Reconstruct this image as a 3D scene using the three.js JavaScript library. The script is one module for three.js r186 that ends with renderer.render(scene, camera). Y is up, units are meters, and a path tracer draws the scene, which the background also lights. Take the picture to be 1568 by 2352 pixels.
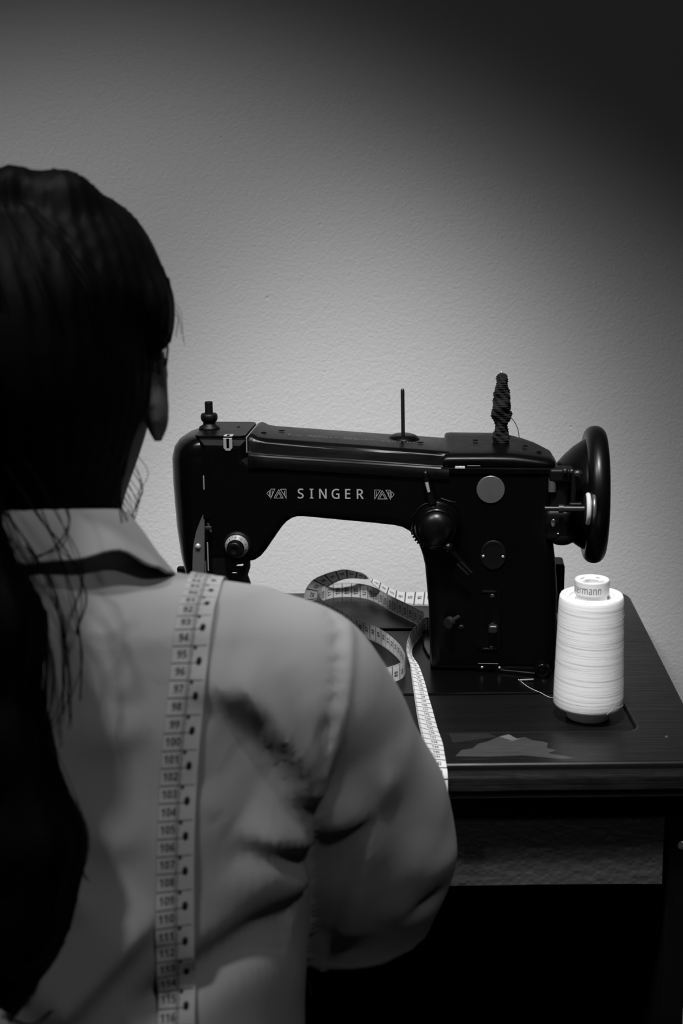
import * as THREE from 'three';
import { mergeGeometries, mergeVertices, toCreasedNormals } from 'three/addons/utils/BufferGeometryUtils.js';
import { RoundedBoxGeometry } from 'three/addons/geometries/RoundedBoxGeometry.js';

// ---------------------------------------------------------------- camera, lamps, exposure
const scene = new THREE.Scene();
scene.background = new THREE.Color(0x000000);
const camera = new THREE.PerspectiveCamera(39.6, 1568 / 2352, 0.05, 30);
camera.position.set(0, 1.2, 0);
camera.rotation.order = 'YXZ';
camera.rotation.set(-13.4 * Math.PI / 180, 0, -0.011);
camera.focus = 1.3;
camera.userData.fStop = 8;
const renderer = new THREE.WebGLRenderer({ antialias: true });
renderer.toneMapping = THREE.LinearToneMapping;
renderer.toneMappingExposure = 1;
renderer.shadowMap.enabled = true;
// three shaded spot lamps on the ceiling, aimed down at the sewing table: [place, target, candela, half angle, blend]
const LAMPS = [
  [[-0.76, 2.47, -0.3], [-0.2, 0.54, -1.0], 4.3, 0.47, 0.2],
  [[0.01, 2.48, -0.48], [0.015, 0.4, -1.4], 12.2, 0.24, 0.42],
  [[0.5, 2.4, 0.4], [-0.08, 0.72, -0.8], 1.6, 0.28, 0.6],
];

// ---------------------------------------------------------------- helpers
const used = new Map();
function numbered(name) {
  const n = used.get(name) ?? 0; used.set(name, n + 1);
  return n ? `${name}_${String(n).padStart(3, '0')}` : name;
}
function tag(o, label, category, group, kind) {
  if (label) o.userData.label = label;
  if (category) o.userData.category = category;
  if (group) o.userData.group = group;
  if (kind) o.userData.kind = kind;
  return o;
}
function obj(name, geo, mat, parent = scene) {
  const g = Array.isArray(geo) ? merge(geo) : geo;
  const m = new THREE.Mesh(g, mat);
  m.name = parent === scene ? numbered(name) : name;
  m.castShadow = m.receiveShadow = true;
  parent.add(m);
  return m;
}
function thing(name, label, category, pos = [0, 0, 0], turn = 0, group) {
  const o = new THREE.Group(); o.name = numbered(name);
  o.position.set(...pos); o.rotation.y = turn; scene.add(o);
  return tag(o, label, category, group);
}
function merge(list) {
  return mergeGeometries(list.map((g) => {
    let q = g.index ? g.toNonIndexed() : g;
    for (const k of Object.keys(q.attributes)) if (!['position', 'normal', 'uv'].includes(k)) q.deleteAttribute(k);
    if (!q.attributes.uv) q.setAttribute('uv', new THREE.BufferAttribute(new Float32Array(q.attributes.position.count * 2), 2));
    if (!q.attributes.normal) q.computeVertexNormals();
    return q;
  }));
}
const V = (x, y, z) => new THREE.Vector3(x, y, z);
const box = (w, h, d, x = 0, y = 0, z = 0) => new THREE.BoxGeometry(w, h, d).translate(x, y, z);
const rbox = (w, h, d, x = 0, y = 0, z = 0, r = 0.001) => new RoundedBoxGeometry(w, h, d, 2, Math.min(r, w / 2.1, h / 2.1, d / 2.1)).translate(x, y, z);
const lathe = (pts, seg = 48) => new THREE.LatheGeometry(pts.map((p) => new THREE.Vector2(Math.max(p[0], 1e-5), p[1])), seg);
const latheZ = (pts, seg = 48) => lathe(pts, seg).rotateX(Math.PI / 2);          // axis along +z
const latheX = (pts, seg = 64) => lathe(pts, seg).rotateZ(-Math.PI / 2);         // axis along +x
function rod(a, b, r, r2 = r, seg = 14) {
  const A = V(...a), B = V(...b), d = B.clone().sub(A), L = d.length();
  const g = new THREE.CylinderGeometry(r2, r, L, seg);
  g.applyQuaternion(new THREE.Quaternion().setFromUnitVectors(V(0, 1, 0), d.normalize()));
  return g.translate((A.x + B.x) / 2, (A.y + B.y) / 2, (A.z + B.z) / 2);
}
const ball = (r, x, y, z, sx = 1, sy = 1, sz = 1) => new THREE.SphereGeometry(r, 24, 16).scale(sx, sy, sz).translate(x, y, z);
function tube(pts, r, seg = 24, rad = 6) {
  return new THREE.TubeGeometry(new THREE.CatmullRomCurve3(pts.map((p) => V(...p))), seg, r, rad);
}
function poly(pts) { const s = new THREE.Shape(); pts.forEach((p, i) => (i ? s.lineTo(p[0], p[1]) : s.moveTo(p[0], p[1]))); s.closePath(); return s; }
function rrect(x0, y0, x1, y1, r) {
  const s = new THREE.Shape();
  s.moveTo(x0 + r, y0); s.lineTo(x1 - r, y0); s.absarc(x1 - r, y0 + r, r, -Math.PI / 2, 0); s.lineTo(x1, y1 - r); s.absarc(x1 - r, y1 - r, r, 0, Math.PI / 2);
  s.lineTo(x0 + r, y1); s.absarc(x0 + r, y1 - r, r, Math.PI / 2, Math.PI); s.lineTo(x0, y0 + r); s.absarc(x0 + r, y0 + r, r, Math.PI, 1.5 * Math.PI);
  return s;
}
// extrude with its outline kept, from z0 (back) to z1 (front)
function extrude(shape, z0, z1, bevel = 0, segs = 3) {
  const g = new THREE.ExtrudeGeometry(shape, { depth: z1 - z0 - 2 * bevel, bevelEnabled: bevel > 0, bevelSize: bevel, bevelThickness: bevel, bevelOffset: -bevel, bevelSegments: segs, curveSegments: 16 });
  return g.translate(0, 0, z0 + bevel);
}
// a skin over rows of points, every row the same length
function skin(rows, closed = false, caps = false) {
  const n = rows[0].length, pos = [], uv = [], idx = [];
  rows.forEach((row, i) => row.forEach((p, j) => { pos.push(...p); uv.push(j / (n - 1), i / (rows.length - 1)); }));
  for (let i = 0; i + 1 < rows.length; i++) for (let j = 0; j < (closed ? n : n - 1); j++) {
    const a = i * n + j, b = i * n + (j + 1) % n, c = a + n, d = b + n;
    idx.push(a, b, d, a, d, c);
  }
  if (caps) for (const [i, flip] of [[0, true], [rows.length - 1, false]]) {
    const c = pos.length / 3, m = [0, 1, 2].map((k) => rows[i].reduce((s, p) => s + p[k], 0) / n);
    pos.push(...m); uv.push(0.5, 0.5);
    for (let j = 0; j < (closed ? n : n - 1); j++) { const a = i * n + j, b = i * n + (j + 1) % n; idx.push(...(flip ? [c, b, a] : [c, a, b])); }
  }
  const g = new THREE.BufferGeometry();
  g.setAttribute('position', new THREE.Float32BufferAttribute(pos, 3));
  g.setAttribute('uv', new THREE.Float32BufferAttribute(uv, 2));
  g.setIndex(idx); g.computeVertexNormals();
  return g;
}
let seed = 7;
const rnd = () => { seed = (seed * 1664525 + 1013904223) % 4294967296; return seed / 4294967296; };
const lerp = (a, b, t) => a + (b - a) * t;
const clamp = (x, a, b) => Math.min(b, Math.max(a, x));
const smooth = (a, b, x) => { const t = clamp((x - a) / (b - a), 0, 1); return t * t * (3 - 2 * t); };
function table1(rows, v) {                            // rows sorted by falling first entry
  if (v >= rows[0][0]) return rows[0].slice(1);
  for (let i = 1; i < rows.length; i++) if (v >= rows[i][0]) {
    const a = rows[i - 1], b = rows[i], t = smooth(0, 1, (v - a[0]) / (b[0] - a[0]));
    return a.slice(1).map((x, k) => lerp(x, b[k + 1], t));
  }
  return rows[rows.length - 1].slice(1);
}

// ---------------------------------------------------------------- procedural textures
function lattice(n, s) { const a = new Float32Array(n * n); let q = s; for (let i = 0; i < a.length; i++) { q = (q * 1664525 + 1013904223) >>> 0; a[i] = q / 4294967296; } return a; }
// tiling value noise of a W x H picture with cells fx x fy
function noiseLayer(out, W, H, fx, fy, amp, s) {
  const a = lattice(Math.max(fx, fy), s), n = Math.max(fx, fy);
  for (let y = 0; y < H; y++) {
    const v = y / H * fy, y0 = Math.floor(v), ty = v - y0, sy = ty * ty * (3 - 2 * ty), r0 = (y0 % fy) * n, r1 = ((y0 + 1) % fy) * n;
    for (let x = 0; x < W; x++) {
      const u = x / W * fx, x0 = Math.floor(u), tx = u - x0, sx = tx * tx * (3 - 2 * tx), c0 = x0 % fx, c1 = (x0 + 1) % fx;
      out[y * W + x] += amp * (lerp(lerp(a[r0 + c0], a[r0 + c1], sx), lerp(a[r1 + c0], a[r1 + c1], sx), sy) - 0.5);
    }
  }
}
function grayTexture(data, W, H, srgb, f) {
  const b = new Uint8Array(W * H * 4);
  for (let i = 0; i < W * H; i++) { const v = clamp(Math.round(255 * f(data[i], i)), 0, 255); b[4 * i] = b[4 * i + 1] = b[4 * i + 2] = v; b[4 * i + 3] = 255; }
  const t = new THREE.DataTexture(b, W, H);
  t.magFilter = THREE.LinearFilter; t.minFilter = THREE.LinearFilter; t.wrapS = t.wrapT = THREE.RepeatWrapping;
  if (srgb) t.colorSpace = THREE.SRGBColorSpace;
  t.needsUpdate = true;
  return t;
}
function canvasTexture(w, h, draw) {
  const c = document.createElement('canvas'); c.width = w; c.height = h;
  draw(c.getContext('2d'), w, h);
  const t = new THREE.CanvasTexture(c); t.colorSpace = THREE.SRGBColorSpace; t.magFilter = THREE.LinearFilter;
  return t;
}
const gray = (v) => new THREE.Color(v, v, v);          // linear albedo
const std = (v, rough, extra = {}) => new THREE.MeshPhysicalMaterial({ color: gray(v), roughness: rough, side: THREE.DoubleSide, ...extra });

// rolled plaster: fine bumps 2 to 5 mm across over a gentle unevenness, with a few pits
const PW = 2048, plaster = new Float32Array(PW * PW);
noiseLayer(plaster, PW, PW, 390, 390, 0.5, 11);
noiseLayer(plaster, PW, PW, 620, 620, 0.5, 12);
noiseLayer(plaster, PW, PW, 900, 900, 0.22, 13);
noiseLayer(plaster, PW, PW, 24, 24, 0.25, 14);
for (let k = 0; k < 26; k++) {
  const cx = Math.floor(rnd() * PW), cy = Math.floor(rnd() * PW), r = 1.5 + rnd() * 2;
  for (let y = -8; y <= 8; y++) for (let x = -8; x <= 8; x++) if (x * x + y * y < r * r) plaster[((cy + y + PW) % PW) * PW + (cx + x + PW) % PW] -= 1.2;
}
const plasterBump = grayTexture(plaster, PW, PW, false, (v) => 0.5 + 0.45 * v);
// dark varnished wood, grain along u
const WW = 1024, wood = new Float32Array(WW * WW);
noiseLayer(wood, WW, WW, 5, 60, 0.5, 21);
noiseLayer(wood, WW, WW, 14, 240, 0.5, 22);
noiseLayer(wood, WW, WW, 60, 500, 0.3, 23);
noiseLayer(wood, WW, WW, 7, 9, 0.5, 24);
const woodBump = grayTexture(wood, WW, WW, false, (v) => 0.5 + 0.4 * v);
const woodTone = grayTexture(wood, WW, WW, true, (v) => 0.72 + 0.32 * v);
// hammered leathercloth
const leather = new Float32Array(WW * WW);
noiseLayer(leather, WW, WW, 40, 64, 0.8, 31);
noiseLayer(leather, WW, WW, 90, 140, 0.5, 32);
const leatherBump = grayTexture(leather, WW, WW, false, (v) => 0.5 + 0.5 * v);
// plain woven cotton
const cloth = new Float32Array(512 * 512);
for (let y = 0; y < 512; y++) for (let x = 0; x < 512; x++) cloth[y * 512 + x] = 0.25 * (Math.sin(x * Math.PI / 4) * Math.cos(y * Math.PI / 4));
noiseLayer(cloth, 512, 512, 8, 128, 0.4, 41); noiseLayer(cloth, 512, 512, 128, 8, 0.4, 42);
const clothBump = grayTexture(cloth, 512, 512, false, (v) => 0.5 + 0.5 * v);
// scuffed enamel: faint spots in the gloss
const scuff = new Float32Array(512 * 512);
noiseLayer(scuff, 512, 512, 6, 6, 0.6, 51); noiseLayer(scuff, 512, 512, 40, 40, 0.4, 52); noiseLayer(scuff, 512, 512, 160, 160, 0.3, 53);
const scuffRough = grayTexture(scuff, 512, 512, false, (v) => 0.72 + 0.3 * v);

const M = {
  wall: std(0.72, 0.92, { bumpMap: plasterBump, bumpScale: 0.0006 }),
  room: std(0.16, 0.95),
  floor: std(0.04, 0.6, { bumpMap: woodBump, bumpScale: 0.0004 }),
  enamel: std(0.0015, 0.45, { specularIntensity: 0.28, roughnessMap: scuffRough }),
  enamelGloss: std(0.0015, 0.22, { specularIntensity: 0.6 }),
  castIron: std(0.0015, 0.5, { specularIntensity: 0.5 }),
  chrome: std(0.6, 0.25, { metalness: 0.6 }),
  steel: std(0.42, 0.36, { metalness: 0.5, roughnessMap: scuffRough }),
  dullSteel: std(0.2, 0.5, { metalness: 0.7, roughnessMap: scuffRough }),
  darkSteel: std(0.05, 0.4, { metalness: 0.8 }),
  rubber: std(0.55, 0.7),
  bakelite: std(0.002, 0.33, { specularIntensity: 0.6 }),
  hole: std(0.001, 0.9, { specularIntensity: 0.08 }),
  thread: std(0.8, 0.9),
  blackThread: std(0.003, 0.95),
  shirt: std(0.3, 0.95, { bumpMap: clothBump, bumpScale: 0.0002 }),
  skin: std(0.06, 0.6),
  hair: std(0.001, 0.6, { specularIntensity: 0.14 }),
  trousers: std(0.01, 0.95),
  shoe: std(0.01, 0.4),
  eye: std(0.6, 0.2),
  lampShade: std(0.03, 0.4),
};

// ---------------------------------------------------------------- the room
const RX = 2.1, RZ = 2.4, RH = 2.75, WZ = -1.49;
function structure(name, geo, mat) { return tag(obj(name, geo, mat), null, null, null, 'structure'); }
function uvMetres(g, ax, ay, scale = 1) {             // uv from two of the position's coordinates, in metres
  const p = g.attributes.position, uv = new Float32Array(p.count * 2);
  for (let i = 0; i < p.count; i++) { uv[2 * i] = p.getComponent(i, ax) / scale; uv[2 * i + 1] = p.getComponent(i, ay) / scale; }
  g.setAttribute('uv', new THREE.BufferAttribute(uv, 2)); return g;
}
structure('wall_back', uvMetres(box(2 * RX + 0.2, RH + 0.2, 0.1, 0, RH / 2, WZ - 0.05), 0, 1, 1.024), M.wall);
structure('wall_left', box(0.1, RH + 0.2, RZ - WZ, -RX - 0.05, RH / 2, (RZ + WZ) / 2), M.room);
structure('wall_right', box(0.1, RH + 0.2, RZ - WZ, RX + 0.05, RH / 2, (RZ + WZ) / 2), M.room);
structure('wall_front', box(2 * RX + 0.2, RH + 0.2, 0.1, 0, RH / 2, RZ + 0.05), M.room);
structure('floor', uvMetres(box(2 * RX, 0.1, RZ - WZ, 0, -0.05, (RZ + WZ) / 2), 0, 2, 1), M.floor);
structure('ceiling', box(2 * RX, 0.1, RZ - WZ, 0, RH + 0.05, (RZ + WZ) / 2), M.room);

// the two ceiling spots
LAMPS.forEach(([p, t, cd, ang, pen], i) => {
  const g = thing('ceiling_spotlight', ['black ceiling spotlight on the left, hung above the woman', 'black ceiling spotlight hung straight above the sewing table', 'black ceiling spotlight behind the woman, over the middle of the room'][i], 'lamp', [p[0], RH, p[2]]);
  const dir = V(...t).sub(V(...p)).normalize(), q = new THREE.Quaternion().setFromUnitVectors(V(0, -1, 0), dir), at = V(0, p[1] - RH, 0);
  const put = (geo) => geo.applyQuaternion(q).translate(at.x, at.y, at.z);
  obj('ceiling_plate', lathe([[0, 0], [0.04, 0], [0.04, -0.012], [0.034, -0.016], [0, -0.016]]), M.lampShade, g);
  obj('arm', rod([0, -0.014, 0], [at.x - dir.x * 0.18, at.y - dir.y * 0.18, at.z - dir.z * 0.18], 0.006), M.lampShade, g);
  obj('lamp_shade', put(lathe([[0.012, 0.19], [0.04, 0.186], [0.07, 0.17], [0.115, 0.135], [0.122, 0.118], [0.12, 0.118], [0.112, 0.132], [0.068, 0.166], [0.04, 0.181], [0.012, 0.185]])), M.lampShade, g);
  obj('bulb', put(lathe([[0, 0.121], [0.09, 0.122], [0.112, 0.126], [0.11, 0.129], [0, 0.129]])), new THREE.MeshStandardMaterial({ color: 0x000000, emissive: gray(1), emissiveIntensity: 1.5 }), g);
  const s = new THREE.SpotLight(0xffffff, cd, 0, ang, pen, 2);
  s.position.set(...p).addScaledVector(dir, 0.005); s.target.position.set(...t); scene.add(s, s.target);
  s.castShadow = true; s.shadow.radius = 4; s.shadow.mapSize.set(2048, 2048); s.shadow.camera.near = 0.05; s.shadow.bias = -0.0005;
});

// ---------------------------------------------------------------- sewing table
const TY = 0.76;
{
  const T = thing('sewing_table', 'dark worn wooden sewing table with drop panel under the black machine', 'table', [-0.1, 0, -1.24]);
  const ox = 0.1, oz = 1.24;                           // geometry below in world metres, shifted to the table's base
  const flat = (shape, y0, y1, bevel, segs) => extrude(shape, y0, y1, bevel, segs).rotateX(-Math.PI / 2).translate(ox, 0, oz);   // plan (x, -z)
  const L = -0.52;
  const outline = new THREE.Shape();
  outline.moveTo(L, 1.012); outline.lineTo(0.282, 1.012); outline.lineTo(0.305, 1.44); outline.quadraticCurveTo(0.306, 1.458, 0.293, 1.466); outline.quadraticCurveTo(0.285, 1.474, 0.27, 1.474); outline.lineTo(L, 1.474); outline.closePath();
  const hx0 = -0.335, hx1 = 0.236, hz0 = 1.076, hz1 = 1.345;
  const well = (d, r) => rrect(hx0 + d, hz0 + d, hx1 - d, hz1 - d, r);
  outline.holes.push(well(-0.0009, 0.012));
  const topTex = canvasTexture(2048, 1152, (c, w, h) => {       // u: x -0.52..0.32 ; v: depth 1.00..1.48
    const X = (x) => (x - L) / 0.84 * w, Y = (z) => h - (Math.abs(z) - 1.0) / 0.48 * h;
    c.fillStyle = '#2c2c2c'; c.fillRect(0, 0, w, h);
    let s = 5; const r = () => { s = (s * 1103515245 + 12345) % 2147483648; return s / 2147483648; };
    for (let k = 0; k < 2600; k++) { c.fillStyle = `rgba(${r() < 0.5 ? '14,14,14' : '86,86,86'},${0.03 + 0.07 * r()})`; c.fillRect(r() * w, r() * h, 60 + 300 * r(), 1 + 3 * r()); }
    // bare worn patches with ragged edges
    const patch = (pts, fill) => { c.fillStyle = fill; c.beginPath(); pts.forEach(([x, z], i) => (i ? c.lineTo(X(x), Y(z)) : c.moveTo(X(x), Y(z)))); c.closePath(); c.fill(); };
    patch([[.0859, -1.0270], [.092, -1.0396], [.1007, -1.0420], [.1061, -1.0515], [.1141, -1.0557], [.1257, -1.0670], [.1324, -1.0705], [.1376, -1.0613], [.1445, -1.0638], [.1496, -1.0573], [.1575, -1.0545], [.1611, -1.0508], [.1587, -1.0412], [.1652, -1.0367], [.1582, -1.0309], [.1684, -1.0264], [.1769, -1.0211], [.1673, -1.0197], [.1381, -1.0272], [.111, -1.0255]], 'rgba(150,150,150,0.62)');
    patch([[.1248, -1.0652], [.1323, -1.0696], [.1376, -1.0613], [.1409, -1.0603], [.1335, -1.0560]], 'rgba(215,215,215,0.6)');
    patch([[.0844, -1.0737], [.1158, -1.0728], [.1221, -1.0653], [.1023, -1.0587], [.0863, -1.0538]], 'rgba(96,96,96,0.5)');
    for (let k = 0; k < 500; k++) { const x = 0.085 + 0.11 * r(), z = 1.02 + 0.05 * r(); c.fillStyle = `rgba(${r() < 0.5 ? '24,24,24' : '150,150,150'},${0.12 * r()})`; c.fillRect(X(x), Y(z), 10 + 50 * r(), 1 + 2 * r()); }
    for (const [x, z] of [[.2571, -1.0615], [.2863, -1.2915]]) { c.fillStyle = z < -1.2 ? '#080808' : '#8a8a8a'; c.beginPath(); c.ellipse(X(x), Y(z), 3, 5, 0.4, 0, 7); c.fill(); }
  });
  const top = std(0.31, 0.45, { specularIntensity: 0.5, map: topTex, bumpMap: woodBump, bumpScale: 0.0005, roughnessMap: scuffRough });
  const gTop = flat(outline, TY - 0.02, TY, 0.003, 3);
  const uvTop = (g) => { const p = g.attributes.position, uv = new Float32Array(p.count * 2); for (let i = 0; i < p.count; i++) { uv[2 * i] = (p.getX(i) - ox - L) / 0.84; uv[2 * i + 1] = (-(p.getZ(i) - oz) - 1.0) / 0.48; } g.setAttribute('uv', new THREE.BufferAttribute(uv, 2)); return g; };
  obj('table_top', uvTop(gTop), top, T);
  const darkWood = std(0.006, 0.5, { specularIntensity: 0.5, map: woodTone, bumpMap: woodBump, bumpScale: 0.0004 });
  // panels let into the top around the machine bed
  const bx0 = -0.262, bx1 = 0.192, bz0 = 1.163, bz1 = 1.338;
  const frontPanel = rrect(hx0, hz0, hx1, bz0 - 0.0012, 0.004), g1 = flat(frontPanel, TY - 0.016, TY - 0.0008, 0.001, 2);
  obj('insert_panel', uvMetres(g1, 0, 2, 0.5), darkWood, T);
  obj('insert_panel', uvMetres(flat(rrect(bx1 + 0.0012, bz0, hx1, hz1, 0.004), TY - 0.016, TY - 0.0008, 0.001, 2), 2, 0, 0.5), darkWood, T);
  obj('insert_panel', uvMetres(flat(rrect(hx0, bz0, bx0 - 0.0012, hz1, 0.004), TY - 0.016, TY - 0.0008, 0.001, 2), 2, 0, 0.5), darkWood, T);
  obj('well_frame', flat(rrect(hx0 - 0.01, hz0 - 0.01, hx1 + 0.01, hz1 + 0.01, 0.01), TY - 0.03, TY - 0.0205, 0), M.hole, T);
  obj('front_moulding', [rbox(0.79, 0.016, 0.012, -0.123 + ox, TY - 0.013, -1.008 + oz, 0.004), rbox(0.79, 0.006, 0.004, -0.123 + ox, TY - 0.023, -1.006 + oz, 0.002)], darkWood, T);
  // slightly bowed leathercloth drop panel under the top
  const rows = [];
  for (let i = 0; i <= 16; i++) { const t = i / 16, row = []; for (let j = 0; j <= 40; j++) { const u = j / 40; row.push([lerp(-0.49, 0.2525 - 0.004 * t, u) + ox, lerp(TY - 0.022, 0.654, t), -1.03 + oz + 0.012 * (t * t) - 0.002 * Math.sin(u * 9)]); } rows.push(row); }
  const back = rows.map((r) => r.map((p) => [p[0], p[1], p[2] - 0.01]).reverse()).reverse();
  const panel = std(0.03, 0.6, { specularIntensity: 0.5, bumpMap: leatherBump, bumpScale: 0.0016 });
  const gp = merge([skin(rows), skin(back), skin([rows[16], rows[16].map((p) => [p[0], p[1], p[2] - 0.01])])]); uvMetres(gp, 0, 1, 0.28);
  obj('drop_panel', gp, panel, T);
  for (const s of [-1, 1]) {
    const x = s > 0 ? 0.264 : -0.5;
    const side = obj('side_panel', uvMetres(rbox(0.018, TY - 0.022, 0.43, x + ox, (TY - 0.022) / 2, -1.243 + oz, 0.002), 1, 2, 0.5), darkWood, T);
    if (s > 0) obj('screw', ball(0.004, 0.2655 + ox, 0.682, -1.0285 + oz, 1, 1, 0.5), M.steel, side);
  }
  obj('back_panel', box(0.75, 0.5, 0.012, -0.118 + ox, 0.48, -1.455 + oz), darkWood, T);
  obj('shelf', box(0.745, 0.015, 0.4, -0.118 + ox, 0.08, -1.24 + oz), darkWood, T);
}

// ---------------------------------------------------------------- sewing machine
{
  const W = thing('sewing_machine', 'old black enamelled sewing machine with pale lettering and handwheel on the table', 'sewing machine', [0.1303, TY, -1.2151], -5 * Math.PI / 180);
  const D = -0.086;
  const mm = (l) => l.map(([x, y]) => [x / 1000, y / 1000]);
  // arm, pillar and head as one casting
  const outline = poly(mm([[-52, 0], [60, 0], [61, 40], [61, 72], [59, 100], [56, 122], [55, 140], [55, 184.5], [45, 188], [30, 192.5], [-41, 193], [-42, 187], [-211, 195], [-213.5, 197], [-214, 213], [-258, 213.5], [-258, 99], [-217, 99], [-210, 101], [-205, 104.5], [-200, 110.5], [-188, 128], [-184.5, 132.8], [-180.5, 137], [-176, 140], [-171, 141.6], [-166, 141.7], [-140, 139.5], [-100, 136], [-84, 134.3], [-77, 132.6], [-71, 129.3], [-66, 123.5], [-62, 116], [-59, 107], [-57, 98], [-53.5, 58]]));
  obj('machine_casting', extrude(outline, D, 0, 0.009, 5), M.enamel, W);
  // the rounded end of the head, swelling to the left
  const rows = [], endProfile = [[74, 23, 42], [80, 24, 43], [100, 28.5, 43], [126, 31.5, 43], [167, 33.5, 43], [190, 33.5, 43], [200, 31, 42], [206, 26.5, 40], [210, 20, 37], [212.5, 12, 33], [213.5, 2, 26], [213.6, 0.4, 10]];
  for (const [y, e, h] of endProfile) {
    const row = [];
    for (let j = 0; j <= 24; j++) { const a = -Math.PI / 2 + Math.PI * j / 24; row.push([(-255 - e * Math.pow(Math.max(Math.cos(a), 0), 0.75)) / 1000, y / 1000, (-43 + h * Math.sin(a)) / 1000]); }
    rows.push(row);
  }
  const face = obj('face_plate', [skin(rows), skin([rows[0], rows[0].map(([x, y, z]) => [-0.255, y, z])])], M.enamelGloss, W);
  const plateShape = poly([[-.2536, .1479], [-.2578, .1386], [-.2617, .1289], [-.264, .12], [-.2655, .1107], [-.2664, .0964], [-.2676, .0615], [-.2564, .0617]]);
  obj('needle_plate', extrude(plateShape, -0.014, 0.0006, 0.0004, 1), M.dullSteel, face);
  obj('plate_screw', latheZ([[0, 0.002], [0.0022, 0.0016], [0.0026, 0]], 16).translate([[-.2606, .1152]][0][0], 0.11500, 0.0006), M.chrome, face);
  // top plate of the head with its pressure screw
  const head = obj('head_top_plate', extrude(rrect(-0.262, 0.006, -0.2165, 0.08, 0.006), 0, 0.0016, 0.0005, 2).rotateX(-Math.PI / 2).translate(0, 0.2132, 0), M.enamel, W);
  obj('screw_hole', lathe([[0, 0.0002], [0.0018, 0.0002]], 16).translate(-0.229, 0.2149, -0.05), M.hole, head);
  const pr = obj('pressure_screw', lathe([[0, 0.0], [0.0098, 0.0], [0.0092, 0.003], [0.0058, 0.005], [0.0056, 0.0075], [0.0066, 0.008], [0.0075, 0.0098], [0.0078, 0.0118], [0.0075, 0.0138], [0.0066, 0.0152], [0.0045, 0.0154], [0.0036, 0.0145], [0.0036, 0.0255], [0.0033, 0.026], [0, 0.026]], 40).translate(-0.2545, 0.2135, -0.043), M.castIron, W);
  // arm cover: a moulded strip that overhangs the arm
  const sec = [[-0.085, -0.0085], [-0.0872, -0.007], [-0.0862, 0], [-0.0865, 0.004], [-0.085, 0.013], [-0.081, 0.0165], [-0.074, 0.0178], [-0.04, 0.0184], [-0.011, 0.0182], [-0.0072, 0.0177], [-0.0045, 0.0163], [-0.003, 0.014], [-0.0024, 0.0095], [-0.0019, 0.0058], [-0.0008, 0.0047], [0.0012, 0.0042], [0.0022, 0.003], [0.0023, 0.001], [0.0022, -0.007], [-0.001, -0.0085]];
  const cover = [];
  for (const [x, y, k, dz] of [[-0.2132, 0.1955, 0.9, -0.004], [-0.2128, 0.1952, 1.12, 0], [-0.21, 0.195, 1.16, 0], [-0.205, 0.1948, 1.02, 0], [-0.198, 0.1944, 0.98, 0], [-0.12, 0.1897, 0.94, 0], [-0.05, 0.1855, 0.92, 0], [-0.036, 0.1847, 0.92, 0]]) cover.push(sec.map(([z, h]) => [x, y + h * k, z + (z > -0.04 ? dz : -dz)]));
  const arm = obj('arm_cover', toCreasedNormals(skin(cover, true, true), 0.9), M.enamel, W);
  obj('edge_strip', rbox(0.0009, 0.014, 0.076, -0.2146, 0.207, -0.041, 0.0002), M.steel, arm);
  for (const [x, z] of [[-0.203, -0.03], [-0.1885, -0.045], [-0.062, -0.035]]) obj('oil_hole', lathe([[0, 0.0003], [0.0026, 0.0003], [0.003, 0]], 16).scale(1, 1, 0.8).translate(x, 0.1953 - (x + 0.198) * 0.0595 + 0.0182 * (0.98 - (x + 0.198) * 0.4), z), M.hole, arm);
  obj('spool_boss', lathe([[0, 0.0042], [0.009, 0.004], [0.012, 0.0028], [0.0145, 0.0008], [0.016, -0.002], [0, -0.002]], 40).translate(-0.0785, 0.2035, -0.058), M.enamel, arm);
  obj('spool_pin', [rod([-0.0783, 0.204, -0.052], [-0.0788, 0.249, -0.05], 0.0017), ball(0.0017, -0.0788, 0.249, -0.05)], M.darkSteel, arm);
  // cover over the pillar: raised, with a back edge that runs forward to the right
  const backEdge = [[0.06, -0.016], [0.0565, -0.024], [0.052, -0.04], [0.04, -0.058], [0.022, -0.074], [0.008, -0.083], [-0.041, -0.084]];
  const lidRows = [-0.0415, -0.041, -0.0395, -0.036, -0.02, 0, 0.01, 0.02, 0.03, 0.04, 0.048, 0.053, 0.0555, 0.0565].map((x, i) => {
    const zb = table1(backEdge, x)[0], end = i < 3 ? [0.55, 0.85, 0.97][i] : x > 0.047 ? [0.97, 0.88, 0.7, 0.45][i - 10] : 1, zf = x > 0.047 ? [-0.0004, -0.0015, -0.004, -0.008][i - 10] : 0.0002, row = [];
    const y = (h, z) => 0.1885 + h * end + clamp(-z, 0, 0.09) * 0.07 * Math.min(1, h / 0.011) - smooth(0.015, 0.056, x) * 0.004 * Math.min(1, h / 0.011);
    for (const [dz, h] of [[-0.0006, 0], [0.0012, 0.002], [0.0016, 0.005], [0.001, 0.0078], [-0.0008, 0.0098], [-0.004, 0.0112], [-0.008, 0.0117]]) row.push([x, y(h, zf + dz), zf + dz]);
    for (const t of [0.15, 0.35, 0.55, 0.75, 0.9]) { const z = lerp(zf - 0.008, zb, t); row.push([x, y(0.0118, z), z]); }
    row.push([x, y(0.0105, zb), zb - 0.001], [x, y(0.006, zb), zb - 0.0022], [x, 0.1885, zb - 0.0022]);
    return row;
  });
  const lid = skin(lidRows, true, true);
  const cap = obj('pillar_cover', lid, M.enamel, W);
  obj('cover_rim', extrude(poly([[-0.043, -0.0022], [0.054, -0.0022], [0.0585, 0.003], [0.059, 0.02], [0.058, 0.05], [0.05, 0.086], [-0.043, 0.087]]), 0, 0.0056, 0.0012, 2).rotateX(-Math.PI / 2).translate(0, 0.1836, 0), M.enamel, cap);
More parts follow.
